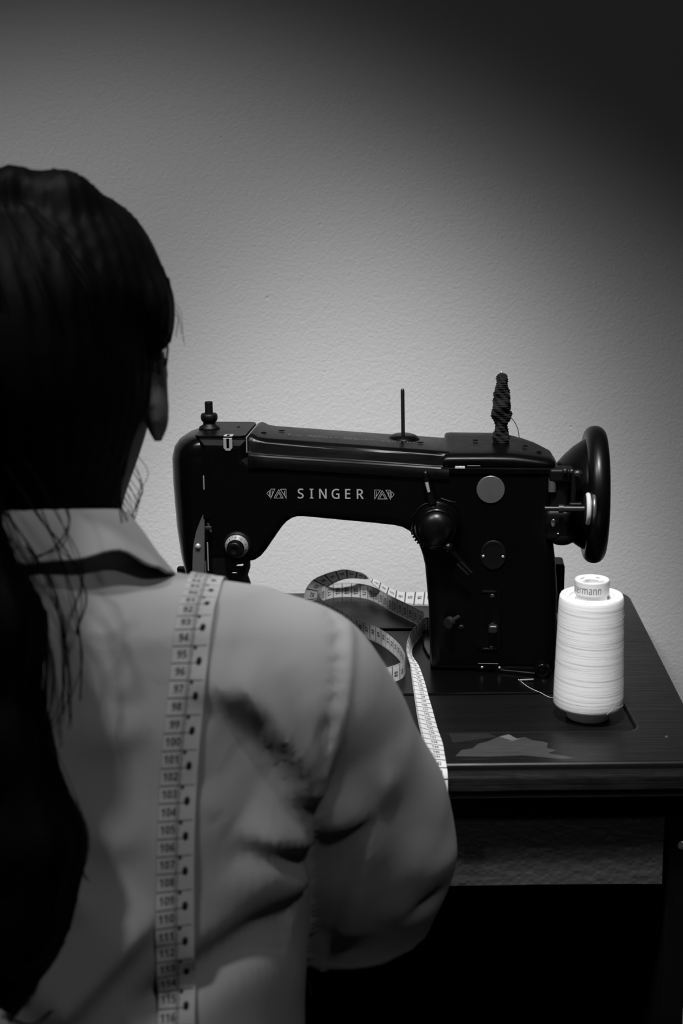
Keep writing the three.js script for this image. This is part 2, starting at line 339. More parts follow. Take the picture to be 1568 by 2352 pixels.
  for (const [x, z] of [[-0.013, -0.045], [0.031, -0.03], [0.043, -0.02]]) obj('oil_hole', lathe([[0, 0.0003], [0.0022, 0.0003], [0.0026, 0]], 16).translate(x, 0.2012 - z * 0.075 - smooth(0.02, 0.056, x) * 0.005, z), M.hole, cap);
  // little catch and stud under the cover
  obj('catch', [rbox(0.009, 0.0022, 0.004, -0.0265, 0.189, 0.001, 0.0006)], M.steel, W);
  obj('catch_bar', rbox(0.012, 0.0016, 0.003, -0.0145, 0.1904, 0.0005, 0.0005), M.darkSteel, W);
  obj('stud', ball(0.0019, -0.0125, 0.1858, 0.0005, 1, 1, 0.6), M.darkSteel, W);
  // thread wound round the second pin
  const wound = [[0.0066, 0], [0.0072, 0.004], [0.0062, 0.011], [0.0058, 0.016], [0.0075, 0.021], [0.0086, 0.025], [0.0083, 0.029], [0.0086, 0.033], [0.0079, 0.037], [0.0066, 0.04], [0.0067, 0.044], [0.0062, 0.049], [0.0053, 0.052], [0.0052, 0.057], [0.004, 0.0605], [0.0022, 0.062], [0, 0.0622]];
  const fine = []; for (let i = 0; i < wound.length - 1; i++) for (let k = 0; k < 6; k++) { const t = k / 6; fine.push([lerp(wound[i][0], wound[i + 1][0], t) + 0.0005 * Math.sin((i * 6 + k) * 2.1), lerp(wound[i][1], wound[i + 1][1], t)]); } fine.push([0, 0.0622]);
  const spool = lathe(fine, 40);
  { const p = spool.attributes.position; for (let i = 0; i < p.count; i++) { const a = Math.atan2(p.getZ(i), p.getX(i)), y = p.getY(i), k = 1 + 0.1 * Math.sin(a * 2 + y * 330) + 0.06 * Math.sin(a * 5 - y * 900); p.setX(i, p.getX(i) * k); p.setZ(i, p.getZ(i) * k); } spool.computeVertexNormals(); }
  const pin = obj('spool_pin', [rod([0.01, 0.2, -0.045], [0.0095, 0.2658, -0.047], 0.0014), ball(0.0016, 0.0095, 0.2658, -0.047)], M.chrome, W);
  obj('wound_thread', spool.rotateX(0.02).translate(0.01, 0.2033, -0.045), M.blackThread, pin);
  obj('thread_tail', [tube([[0.0175, 0.227, -0.043], [0.021, 0.223, -0.041], [0.0245, 0.216, -0.04], [0.026, 0.208, -0.04]], 0.00035), ball(0.0013, 0.0165, 0.2425, -0.044, 1, 0.9, 1)], M.blackThread, pin);
  // thread clip across the front top edge of the head
  const clip = extrude(poly([[-0.004, 0.0055], [0.004, 0.0055], [0.004, -0.0035], [0.002, -0.006], [-0.002, -0.006], [-0.004, -0.0035]]), 0, 0.0012, 0.0003, 1);
  obj('thread_clip', [clip.clone().translate(-0.2307, 0.2085, -0.0002), rbox(0.0081, 0.001, 0.008, -0.2307, 0.2152, -0.0055, 0.0004)], M.chrome, W);
  obj('clip_slot', [rbox(0.0024, 0.0085, 0.001, -0.2307, 0.2095, 0.0009, 0.0006), rbox(0.0024, 0.0006, 0.005, -0.2307, 0.2156, -0.004, 0.0002)], M.hole, W);
  // long slots with bright lips down the front of the head
  for (const [x, y, l] of [[-0.253, 0.1735, 0.013], [-0.2515, 0.1055, 0.027]]) {
    const s = obj('slot', rbox(0.0036, l + 0.002, 0.0012, x + 0.0012, y, 0, 0.0015), M.hole, W);
    obj('slot_lip', rbox(0.0012, l, 0.0016, x - 0.0003, y, 0.0004, 0.0006), M.steel, s);
  }
  obj('take_up_slot', rbox(0.007, 0.064, 0.001, -0.2515, 0.172, 0.0002, 0.0005), M.hole, W);
  obj('take_up_lever', [rod([-0.2515, 0.136, -0.002], [-0.2465, 0.13, 0.009], 0.0012), rbox(0.006, 0.003, 0.003, -0.2495, 0.1335, 0.006, 0.0006)], M.darkSteel, W);
  // tension dial
  const dialTex = canvasTexture(1024, 64, (c, w, h) => { c.fillStyle = '#b4b4b4'; c.fillRect(0, 0, w, h); c.fillStyle = '#101010'; c.font = 'bold 44px sans-serif'; c.textAlign = 'center'; c.textBaseline = 'middle'; for (let i = 0; i < 10; i++) { c.fillText(String(i), w * (i + 0.5) / 10, h * 0.5); c.fillRect(w * i / 10 - 2, h * 0.62, 4, h * 0.38); } });
  const TD = thing2(W, 'tension_dial', -0.2247, 0.1165, 0);
  obj('dial_base', latheZ([[0.0128, 0], [0.0128, 0.002], [0.012, 0.0036], [0.0105, 0.004], [0, 0.004]]), M.castIron, TD);
  obj('dial_rim', latheZ([[0.0098, 0.0035], [0.0106, 0.0046], [0.0106, 0.0058], [0.0098, 0.0064]]), M.steel, TD);
  const ring = new THREE.CylinderGeometry(0.0079, 0.0101, 0.0052, 64, 1, true).rotateX(Math.PI / 2).rotateZ(0.35).translate(0, 0, 0.0092);
  obj('number_ring', ring, new THREE.MeshStandardMaterial({ map: dialTex, roughness: 0.3, metalness: 0.45, side: THREE.DoubleSide }), TD);
  obj('dial_knob', latheZ([[0.0079, 0.0116], [0.0071, 0.0126], [0.0069, 0.018], [0.0062, 0.0194], [0.0034, 0.0196], [0.003, 0.0188], [0, 0.0182]]), M.bakelite, TD);
  // thin guide bracket and bars below the head
  const bracket = poly(mm([[-254, 104], [-214, 104], [-214, 96], [-216.5, 88], [-214, 80], [-216, 70], [-221, 62], [-254, 62]]));
  bracket.holes.push(new THREE.Path([[-.2273, .0959], [-.2255, .0979], [-.2199, .0987], [-.2208, .096]].map((p) => new THREE.Vector2(...p))), new THREE.Path([[-.2317, .0892], [-.2298, .0908], [-.2255, .0906], [-.2273, .0892]].map((p) => new THREE.Vector2(...p))));
  obj('guide_bracket', extrude(bracket, -0.004, -0.001, 0), M.castIron, W);
  obj('needle_bar', [rod([-0.249, 0.1, -0.03], [-0.249, 0.045, -0.03], 0.003), rod([-0.249, 0.045, -0.03], [-0.249, 0.012, -0.03], 0.0006)], M.steel, W);
  const foot = obj('presser_bar', rod([-0.249, 0.1, -0.045], [-0.249, 0.012, -0.045], 0.0032), M.steel, W);
  obj('presser_foot', rbox(0.014, 0.003, 0.03, -0.249, 0.0105, -0.034, 0.001), M.steel, foot);
  obj('lifting_lever', rbox(0.012, 0.024, 0.006, -0.287, 0.067, -0.06, 0.002), M.castIron, W);
  // big stitch-width knob with its pointer above and its lever below
  const K = thing2(W, 'stitch_width_knob', -0.0465, 0.1375, 0);
  obj('knob_base', latheZ([[0.0222, 0], [0.0222, 0.005], [0.0212, 0.0066], [0.0195, 0.0075], [0.0195, 0.010], [0.0186, 0.0135], [0.0168, 0.0158], [0.0155, 0.0162], [0.0153, 0.0155], [0, 0.0155]], 64), M.enamelGloss, K);
  obj('knob_dome', latheZ([[0.0151, 0.0155], [0.0151, 0.0172], [0.0138, 0.0196], [0.0105, 0.0222], [0.006, 0.0238], [0, 0.0243]], 64), M.bakelite, K);
  for (let i = 0; i < 7; i++) { const a = 3.35 + i * 0.14; obj('knob_tooth', rbox(0.0024, 0.0016, 0.003, 0, 0, 0, 0.0004).rotateZ(a).translate(0.0226 * Math.cos(a), 0.0226 * Math.sin(a), 0.004), M.castIron, K); }
  obj('knob_wings', [tube([[-0.0215, 0.008, 0.006], [-0.014, 0.0175, 0.007], [-0.006, 0.0215, 0.007]], 0.0008), tube([[0.0035, 0.0245, 0.005], [0.012, 0.022, 0.006], [0.0165, 0.021, 0.005]], 0.0009)], M.castIron, K);
  const pt = obj('pointer', [rod([-0.004, 0.02, 0.006], [-0.0096, 0.043, 0.005], 0.0042, 0.0026), ball(0.0028, -0.0098, 0.0455, 0.005, 1, 1.3, 0.8)], M.bakelite, K);
  obj('pointer_clip', rod([-0.0068, 0.031, 0.0092], [-0.009, 0.0395, 0.0075], 0.0013, 0.0017), M.chrome, pt);
  const lev = obj('lever', [ball(0.0046, 0.0105, -0.0165, 0.0165), rod([0.0125, -0.0185, 0.0155], [0.0295, -0.0385, 0.012], 0.0019, 0.0015)], M.bakelite, K);
  obj('lever_tip', [rod([0.0215, -0.03, 0.0148], [0.0312, -0.0405, 0.0125], 0.0008), rod([0.0185, -0.0325, 0.0138], [0.028, -0.0425, 0.0118], 0.0008)], M.darkSteel, lev);
  // round bright plate, dark badge with two rivets
  obj('inspection_plate', latheZ([[0.0123, 0], [0.0123, 0.0008], [0.0117, 0.0013], [0, 0.0013]], 64).translate(0.0004, 0.1694, 0), M.dullSteel, W);
  const badge = obj('badge', latheZ([[0.0115, 0], [0.0115, 0.0008], [0.0108, 0.0012], [0.0088, 0.0012], [0.0085, 0.0008], [0, 0.001]], 64).scale(1, 1.18, 1).translate(0.0035, 0.1099, 0), M.castIron, W);
  for (const [x, y] of [[-.0053, .109], [.012, .1088]]) obj('rivet', ball(0.0013, x, y, 0.001, 1, 1, 0.6), M.chrome, badge);
  // stitch-length slot plate with its lever
  const slotPlate = rrect(-0.0095, 0.022, 0.0107, 0.0772, 0.005); slotPlate.holes.push(rrect(-0.0078, 0.0237, 0.009, 0.0755, 0.004));
  const SP = obj('stitch_length_plate', [extrude(slotPlate, -0.001, 0.0016, 0.0005, 2), extrude(rrect(-0.0085, 0.023, 0.0097, 0.0762, 0.004), -0.001, 0.0006, 0)], M.enamelGloss, W);
  obj('stitch_slot', extrude(rrect(-0.0035, 0.042, 0.0035, 0.066, 0.0015), 0, 0.0009, 0), M.hole, SP);
  obj('stitch_lever', [rbox(0.0085, 0.0078, 0.008, 0.0042, 0.0435, 0.006, 0.0022), rod([0.0035, 0.0455, 0], [0.004, 0.0445, 0.004], 0.0022)], M.darkSteel, SP);
  for (const [x, y] of [[.0033, .0722], [.0032, .0236]]) obj('screw', ball(0.0022, x, y, 0.0008, 1, 1, 0.5), M.darkSteel, SP);
  // knob on the pillar's left
  obj('pillar_knob', [rod([-0.0265, 0.052, 0], [-0.0345, 0.05, 0.009], 0.0022), rod([-0.0335, 0.0502, 0.008], [-0.0362, 0.0496, 0.0115], 0.0052, 0.0048, 28)], M.darkSteel, W);
  obj('pillar_pin', ball(0.0026, -0.024, 0.0425, 0.0005, 1.2, 1, 0.6), M.castIron, W);
  const tagPlate = obj('foot_plate', extrude(rrect(-0.0105, 0.0025, 0.0115, 0.009, 0.0025), -0.0005, 0.0008, 0.0003, 1), M.enamel, W);
  for (const [x, y] of [[-.0051, .0053], [.0105, .0052]]) obj('screw', ball(0.0012, x, y, 0.001, 1, 1, 0.6), M.chrome, tagPlate);
  // bed plate level with the table, foot flange, hinge boss at the right corner
  const rot = (x, z) => { const c = Math.cos(5 * Math.PI / 180), s = Math.sin(5 * Math.PI / 180), dx = x - 0.1303, dz = z + 1.2151; return [dx * c + dz * s, -dx * s + dz * c]; };
  const bedPlan = poly([[-0.262, 1.163], [0.192, 1.163], [0.192, 1.338], [-0.262, 1.338]].map(([x, z]) => { const [a, b] = rot(x, -z); return [a, -b]; }));
  obj('bed', extrude(bedPlan, -0.014, 0.0002, 0.0012, 2).rotateX(-Math.PI / 2), M.enamel, W);
  const flange = poly([[.0828, -1.3496], [.0773, -1.3224], [.0759, -1.2833], [.0783, -1.2619], [.083, -1.2471], [.0893, -1.2338], [.123, -1.2198], [.1713, -1.2034], [.1848, -1.2052], [.194, -1.2304], [.1999, -1.2919], [.2098, -1.3592]].map(([x, z]) => { const [a, b] = rot(x, z); return [a, -b]; }));
  obj('foot_flange', extrude(flange, 0, 0.0035, 0.0012, 3).rotateX(-Math.PI / 2), M.enamelGloss, W);
  obj('hinge_boss', latheZ([[0.0068, -0.02], [0.0068, 0.0005], [0.006, 0.0014], [0.0046, 0.0014], [0.0042, 0.0004], [0.002, 0.0004], [0.0016, 0.001], [0, 0.001]], 40).translate([[.0482, 0]][0][0], 0.0068, 0.012), M.enamelGloss, W);
  obj('hinge_bar', rod([0.028, 0.0016, 0.0225], [0.04, 0.0016, 0.02], 0.0008), M.steel, W);
  // handwheel: fat rounded rim, recessed face, bell-shaped clutch towards the pillar
  const wx = 0.094, wy = 0.1555, wz = -0.045;
  const HW = thing2(W, 'handwheel', wx, wy, wz);
  const rim = []; for (let i = 0; i <= 28; i++) { const a = -Math.PI * 0.97 + Math.PI * 1.94 * i / 28; rim.push([0.0535 + 0.0085 * Math.cos(a), -0.0095 * Math.sin(a)]); }
  obj('rim', latheX([[0.012, 0.003], [0.045, 0.003], ...rim.slice().reverse(), [0.045, -0.002], [0.012, -0.004]], 96), M.bakelite, HW);
  obj('clutch_bell', latheX([[0.018, -0.041], [0.026, -0.036], [0.036, -0.027], [0.0435, -0.019], [0.0485, -0.0115], [0.0505, -0.007], [0.0495, -0.004], [0.046, -0.002], [0.012, -0.002]], 72), M.enamel, HW);
  obj('axle', rod([-0.045, 0, 0], [0.002, 0, 0], 0.012), M.darkSteel, HW);
  // bobbin winder in front of the wheel
  const BW = thing2(W, 'bobbin_winder', 0, 0, 0);
  obj('winder_shaft', [rod([0.047, 0.1555, 0.012], [0.0625, 0.1555, 0.012], 0.0021), rod([0.0588, 0.1555, 0.012], [0.063, 0.1555, 0.012], 0.0038), rod([0.063, 0.1555, 0.012], [0.084, 0.1555, 0.012], 0.0029)], M.darkSteel, BW);
  obj('winder_bracket', [rbox(0.004, 0.034, 0.006, 0.0712, 0.171, 0.0085, 0.0012), rbox(0.012, 0.006, 0.007, 0.0735, 0.158, 0.01, 0.002), rbox(0.022, 0.012, 0.02, 0.0615, 0.183, -0.004, 0.003), rbox(0.016, 0.03, 0.014, 0.06, 0.165, -0.006, 0.003)], M.castIron, BW);
  for (const [x, y] of [[0.0638, 0.1882], [0.0695, 0.1878]]) obj('winder_screw', ball(0.0026, x, y, 0.0095), M.darkSteel, BW);
  obj('winder_nut', [ball(0.0035, 0.0745, 0.186, 0.0095, 1.3, 1, 1)], M.darkSteel, BW);
  obj('winder_knob', [rod([0.0536, 0.1685, 0.002], [0.0536, 0.1795, 0.002], 0.0034), ball(0.0034, 0.0536, 0.1795, 0.002)], M.dullSteel, BW);
  const wheelW = obj('winder_wheel', latheX([[0.003, -0.0062], [0.0112, -0.006], [0.0122, -0.0048], [0.0126, -0.0015], [0.0126, 0.0015], [0.011, 0.003], [0.004, 0.003]], 56).translate(0.0868, 0.1555, 0.012), M.darkSteel, BW);
  for (const [dx, r] of [[-0.0028, 0.0136], [0.0018, 0.0132]]) obj('rubber_ring', new THREE.TorusGeometry(r - 0.0016, dx < 0 ? 0.0021 : 0.0018, 16, 64).rotateY(Math.PI / 2).translate(0.0868 + dx, 0.1555, 0.012), dx < 0 ? M.rubber : M.dullSteel, wheelW);
  obj('winder_housing', [rbox(0.024, 0.03, 0.03, 0.0595, 0.1375, -0.012, 0.006), ball(0.0115, 0.0635, 0.1265, -0.008, 1.15, 0.75, 1), rbox(0.014, 0.012, 0.02, 0.0565, 0.124, -0.02, 0.002)], M.castIron, BW);
  obj('winder_stop', ball(0.0009, 0.0595, 0.131, 0.004), M.chrome, BW);
  obj('winder_light_gap', ball(0.0022, 0.0552, 0.1405, 0.0035, 0.9, 1.6, 0.6), M.chrome, BW);
  // motor and switch box behind the pillar's right side
  obj('motor', [rbox(0.02, 0.026, 0.03, 0.0605, 0.074, -0.068, 0.003), rbox(0.02, 0.022, 0.03, 0.0615, 0.05, -0.072, 0.002), rbox(0.016, 0.03, 0.03, 0.057, 0.0185, -0.07, 0.002)], M.castIron, W);
  // lettering
  const decal = (name, w, h, cw, ch, draw, tone = 0.42) => obj(name, new THREE.PlaneGeometry(w, h), new THREE.MeshStandardMaterial({ color: gray(1), map: canvasTexture(cw, ch, (c, a, b) => { c.clearRect(0, 0, a, b); draw(c, a, b); }), transparent: true, roughness: 0.5, metalness: 0.1 }), W);
  decal('maker_lettering', 0.116, 0.017, 2048, 300, (c, w, h) => {
    const s = w / 0.116; c.fillStyle = '#a2a2a2'; c.strokeStyle = '#9a9a9a'; c.textBaseline = 'alphabetic';
    c.font = '212px sans-serif'; let x = 0.0285 * s;
    for (const [ch, wd] of [['S', 0.0108], ['I', 0.0077], ['N', 0.0116], ['G', 0.0115], ['E', 0.0103], ['R', 0]]) { c.lineWidth = 5; c.fillText(ch, x, h * 0.74); c.strokeText(ch, x, h * 0.74); x += wd * s; }
    const orn = (x0, dir) => {
      const X = (u) => x0 + dir * u * 0.0172 * s, Y = (v) => h * (0.24 + 0.5 * v); c.lineWidth = 9; c.lineJoin = 'miter';
      const line = (pts) => { c.beginPath(); pts.forEach(([u, v], i) => (i ? c.lineTo(X(u), Y(v)) : c.moveTo(X(u), Y(v)))); c.stroke(); };
      line([[0.14, 0.2], [0, 0.5], [0.14, 0.85], [0.14, 0.2]]); line([[0.2, 0.05], [0.2, 1], [0.42, 0.05], [0.2, 0.05]]); line([[0.28, 0.2], [0.28, 0.75]]);
      line([[0.36, 1], [0.62, 0.1], [0.84, 1], [0.36, 1]]); line([[0.46, 0.95], [0.62, 0.4], [0.74, 0.95]]); line([[0.7, 0.05], [1, 0.05], [1, 1], [0.7, 0.05]]); line([[0.92, 0.2], [0.92, 0.75]]);
    };
    orn(0.0015 * s, 1); orn(0.1145 * s, -1);
  }).position.set(-0.1405, 0.1642, 0.0006);
  const lt = decal('maker_name', 0.118, 0.014, 2048, 240, (c, w, h) => {
    c.fillStyle = '#707070'; c.textBaseline = 'alphabetic'; let x = 20;
    const caps = (word, alpha) => { [...word].forEach((ch, i) => { c.globalAlpha = alpha * (0.75 + 0.25 * Math.sin(x)); c.font = i ? '116px sans-serif' : '160px sans-serif'; c.fillText(ch.toUpperCase(), x, h * 0.8); x += c.measureText(ch.toUpperCase()).width + 14; }); x += 64; };
    caps('The', 0.9); caps('Singer', 0.95); caps('Manufacturing', 0.75); caps('Co', 0.55);
  });
  { const p = lt.geometry; p.rotateX(-Math.PI / 2).rotateZ(-0.0585); lt.position.set(-0.1245, 0.2084, -0.032); }
}
function thing2(parent, name, x, y, z) { const g = new THREE.Group(); g.name = name; g.position.set(x, y, z); parent.add(g); return g; }

// ---------------------------------------------------------------- cone of thread
{
  const C = thing('thread_cone', 'large white cone of sewing thread standing on the table beside the machine', 'thread', [0.2025, TY - 0.0008, -1.1085]);
  const threadTex = new Float32Array(512 * 1024);
  noiseLayer(threadTex, 512, 1024, 6, 300, 0.7, 61); noiseLayer(threadTex, 512, 1024, 3, 512, 0.4, 62);
  const tb = grayTexture(threadTex, 512, 1024, false, (v) => 0.5 + 0.45 * v);
  const tc = canvasTexture(1024, 1024, (c, w, h) => {
    c.fillStyle = '#f4f4f4'; c.fillRect(0, 0, w, h);
    for (let k = 0; k < 64; k++) { const y = h * (k + 0.5) / 64, x0 = (k * 0.381 % 1) * w, d = (k % 2 ? 1 : -1) * 22; for (const o of [0, -w]) { c.fillStyle = 'rgba(130,130,130,0.26)'; c.beginPath(); c.moveTo(x0 + o, y); c.quadraticCurveTo(x0 + o + w * 0.22, y + d * 0.2, x0 + o + w * 0.42, y + d); c.quadraticCurveTo(x0 + o + w * 0.26, y + d * 0.9 + 12, x0 + o, y + 3); c.fill(); } }
    let s = 9; const r = () => { s = (s * 1103515245 + 12345) % 2147483648; return s / 2147483648; };
    for (let k = 0; k < 900; k++) { c.strokeStyle = `rgba(${r() < 0.6 ? '120,120,120' : '255,255,255'},${0.05 + 0.08 * r()})`; c.lineWidth = 1; const y = r() * h, d = (r() - 0.5) * 70; c.beginPath(); c.moveTo(-10, y); c.bezierCurveTo(w * 0.3, y + d, w * 0.7, y - d, w + 10, y); c.stroke(); }
  });
  const core = obj('cone_core', lathe([[0, 0], [0.0172, 0], [0.0178, 0.0015], [0.0178, 0.0125], [0.0125, 0.014], [0.0125, 0.106], [0.0138, 0.1065], [0.0141, 0.108], [0.0141, 0.1175], [0.0136, 0.1188], [0.0128, 0.1186], [0.0126, 0.1178], [0.0062, 0.1176], [0.0056, 0.1166], [0.0056, 0.09], [0, 0.09]], 72), std(0.72, 0.5), C);
  const band = new THREE.CylinderGeometry(0.01415, 0.01415, 0.0135, 72, 1, true);
  const bandTex = canvasTexture(2048, 312, (c, w, h) => { c.clearRect(0, 0, w, h); c.fillStyle = '#4c4c4c'; c.font = '206px sans-serif'; c.textBaseline = 'alphabetic'; c.scale(0.72, 1); c.fillText('Gütermann', 0, h * 0.7); });
  obj('brand_print', band.rotateY(-1.94).translate(0, 0.1118, 0), new THREE.MeshStandardMaterial({ map: bandTex, transparent: true, roughness: 0.6 }), core);
  const topTex = canvasTexture(512, 512, (c, w) => { c.clearRect(0, 0, w, w); c.fillStyle = '#777'; c.font = 'bold 44px sans-serif'; c.textAlign = 'center'; for (const [t, a] of [['M120', -0.9], ['M', 0.75], ['5000 m', 2.4], ['100%', 3.9]]) { c.save(); c.translate(w / 2, w / 2); c.rotate(a); if (t === 'M') { c.fillStyle = '#222'; for (let k = 0; k < 5; k++) c.fillRect(-34 + k * 15, -186 + (k % 2) * 10, 10, 22); } else { c.fillStyle = '#8a8a8a'; c.fillText(t, 0, -166); } c.restore(); } });
  obj('cap_print', new THREE.RingGeometry(0.0066, 0.0124, 64).rotateX(-Math.PI / 2).translate(0, 0.11795, 0), new THREE.MeshStandardMaterial({ map: topTex, transparent: true, roughness: 0.6 }), core);
  const body = lathe([[0.0178, 0.0095], [0.024, 0.0098], [0.0272, 0.0108], [0.0289, 0.0135], [0.0287, 0.022], [0.0264, 0.098], [0.0259, 0.1035], [0.0248, 0.1058], [0.0225, 0.1066], [0.0195, 0.1058], [0.0178, 0.1035], [0.0168, 0.1005], [0.0125, 0.1]], 96);
  { const p = body.attributes.position, u = body.attributes.uv; for (let i = 0; i < p.count; i++) u.setY(i, clamp(p.getY(i) / 0.108, 0, 1)); }
  const threadBody = obj('wound_thread', body, new THREE.MeshStandardMaterial({ map: tc, bumpMap: tb, bumpScale: 0.00015, roughness: 0.92, side: THREE.DoubleSide }), C);
  // single turns that lie proud of the winding
  const rAt = (y) => lerp(0.0289, 0.0264, (y - 0.0135) / 0.0845) - 0.00002;
  const turn = (y0, y1, a0, a1, bow = 0) => { const p = []; for (let i = 0; i <= 40; i++) { const t = i / 40, a = lerp(a0, a1, t), y = lerp(y0, y1, t) + bow * Math.sin(Math.PI * t); p.push([rAt(y) * Math.cos(a), y, rAt(y) * Math.sin(a)]); } return tube(p, 0.00009, 60, 5); };
  const turns = [turn(0.05, 0.026, Math.PI, 0), turn(0.018, 0.021, Math.PI, 0, 0.013), turn(0.026, 0.04, Math.PI, 0, -0.008), turn(0.012, 0.036, 1.2, 0.1), turn(0.088, 0.092, Math.PI, 0, -0.004), turn(0.061, 0.068, Math.PI, 0, -0.006), turn(0.081, 0.075, 2.0, 0), turn(0.028, 0.034, 3.1, 0.2, -0.008), turn(0.022, 0.014, 2.6, 0.4), turn(0.05, 0.047, 2.6, 0.2, -0.003)];
  turns.forEach((g) => obj('loose_turn', g, M.thread, threadBody));
  const e = [[0.187, -1.1335], [[.1786, -1.1469]][0], [[.1702, -1.1618]][0], [[.1625, -1.1749]][0], [[.1555, -1.1949]][0]];
  obj('thread_end', tube(e.map(([x, z], i) => [x - 0.2025, [0.014, 0.0022, 0.0014, 0.0012, 0.0014][i], z + 1.1085]), 0.0002, 30, 5), M.thread, threadBody);
}

// ---------------------------------------------------------------- tape measures
function tapePrint(cm, n0, dir, wide) {                    // numbers set across the tape, a line at every centimetre
  return canvasTexture(2048, wide ? 148 : 112, (c, w, h) => {
    const k = w / cm;
    c.fillStyle = '#e4e4e4'; c.fillRect(0, 0, w, h);
    const first = Math.ceil(n0 * dir) * dir;
    for (let i = 0; i <= cm + 1; i++) {
      const n = first + dir * i, x = Math.abs(n - n0) * k;
      if (dir > 0 ? n < n0 : n > n0) continue;
      c.fillStyle = '#1c1c1c';
      c.fillRect(x - 1.4, 0, 2.8, wide ? h * 0.54 : h * 0.97);
      for (let t = 1; t < 10; t++) { const l = t === 5 ? 0.16 : 0.1; c.fillStyle = 'rgba(40,40,40,0.75)'; c.fillRect(x + dir * 0 + t * k / 10 - 0.6, wide ? h * 0.44 : h * (1 - l), 1.2, h * l); }
      c.save(); c.translate(x - k * 0.5 * 1, h * (wide ? 0.27 : 0.42)); c.rotate(dir * -Math.PI / 2 * 1);
      c.fillStyle = '#181818'; c.font = `bold ${Math.round(k * (wide ? 0.62 : 0.6))}px sans-serif`; c.textAlign = 'center'; c.textBaseline = 'middle';
      c.scale(1.35, 1); c.fillText(String(Math.round(n)), 0, 0); c.restore();
      if (wide) { c.fillStyle = '#1c1c1c'; c.fillRect(x - 1, h * 0.54, 2, h * (i % 2 ? 0.4 : 0.2)); if (i % 2) { c.beginPath(); c.arc(x - k * 0.1, h * 0.62, k * 0.15, 0, 7); c.fill(); } else { c.beginPath(); c.arc(x + k * 0.1, h * 0.76, k * 0.2, 0, 7); c.lineWidth = 5; c.strokeStyle = '#1c1c1c'; c.stroke(); c.fillRect(x - k * 0.08, h * 0.7, k * 0.3, h * 0.1); } }
    }
    if (wide) { c.fillStyle = '#333'; c.fillRect(0, h * 0.535, w, 2.5); }
  });
}
// a ribbon between two edge lines, front and back printed on their own
function ribbon(e0, e1, N = 220, tension = 0.5) {
  const c0 = new THREE.CatmullRomCurve3(e0.map((p) => V(...p)), false, 'centripetal'), c1 = new THREE.CatmullRomCurve3(e1.map((p) => V(...p)), false, 'centripetal');
  const A = [], B = [], S = [0];
  for (let i = 0; i <= N; i++) { A.push(c0.getPoint(i / N)); B.push(c1.getPoint(i / N)); if (i) S.push(S[i - 1] + A[i].clone().add(B[i]).sub(A[i - 1]).sub(B[i - 1]).length() / 2); }
  const L = S[N], pos = [], uv = [], idx = [[], [], []], K = 3, th = 0.00022;
  for (const side of [1, -1]) for (let i = 0; i <= N; i++) {
    const t = A[Math.min(i + 1, N)].clone().add(B[Math.min(i + 1, N)]).sub(A[Math.max(i - 1, 0)]).sub(B[Math.max(i - 1, 0)]), n = t.cross(B[i].clone().sub(A[i])).normalize().multiplyScalar(th * side);
    for (let k = 0; k <= K; k++) { const p = A[i].clone().lerp(B[i], k / K).add(n); pos.push(p.x, p.y, p.z); uv.push(S[i] / L, side > 0 ? k / K : 1 - k / K); }
  }
  const R = K + 1, H = (N + 1) * R;
  for (let i = 0; i < N; i++) {
    for (let k = 0; k < K; k++) { const a = i * R + k, b = a + 1, c = a + R, d = b + R; idx[0].push(a, c, b, b, c, d); idx[1].push(a + H, b + H, c + H, b + H, d + H, c + H); }
    for (const k of [0, K]) { const a = i * R + k, c = a + R; idx[2].push(a, a + H, c, c, a + H, c + H); }
  }
  const g = new THREE.BufferGeometry();
  g.setAttribute('position', new THREE.Float32BufferAttribute(pos, 3)); g.setAttribute('uv', new THREE.Float32BufferAttribute(uv, 2));
  g.setIndex(idx.flat()); let at = 0; idx.forEach((l, m) => { g.addGroup(at, l.length, m); at += l.length; }); g.computeVertexNormals();
  return [g, L * 100];
}
const tapeMat = (t, v = 0.95) => new THREE.MeshPhysicalMaterial({ map: t, color: gray(v), roughness: 0.9, transmission: 0.25, thickness: 0, specularIntensity: 0.3, side: THREE.DoubleSide });
const tapeEdge = std(0.5, 0.6);
const up = (list, h, dx = 0, dz = 0) => list.map(([x, z]) => [x + dx, TY + h, z + dz]);
{ // looped tape standing on its edge
  const base = [[.0801, -1.3483], [.0718, -1.3641], [.0613, -1.3832], [.0513, -1.4013], [.0412, -1.4214], [.0338, -1.4356], [.0262, -1.4453], [.0157, -1.4521], [.006, -1.4541], [-.0052, -1.4529], [-.0158, -1.4469], [-.024, -1.4331], [-.026, -1.4147], [-.0217, -1.3951], [-.0109, -1.3714], [.0009, -1.3511], [.0127, -1.3274], [.026, -1.3109], [.0373, -1.2923], [.0464, -1.2692], [.0521, -1.2494], [.0549, -1.2314], [.0558, -1.2151], [.052, -1.2004], [.0447, -1.1917], [.0379, -1.1864], [.0236, -1.1814], [.0044, -1.1798]];
  const [g, cm] = ribbon(up(base, 0.0155, 0, -0.002), up(base, 0.0006), 300);
  const m = obj('tape_measure', g, [tapeMat(tapePrint(cm, 133, -1)), tapeMat(tapePrint(cm, 16, 1)), tapeEdge]);
  tag(m, 'pale tape measure curled in a loop standing on its edge left of the machine', 'tape measure');
}
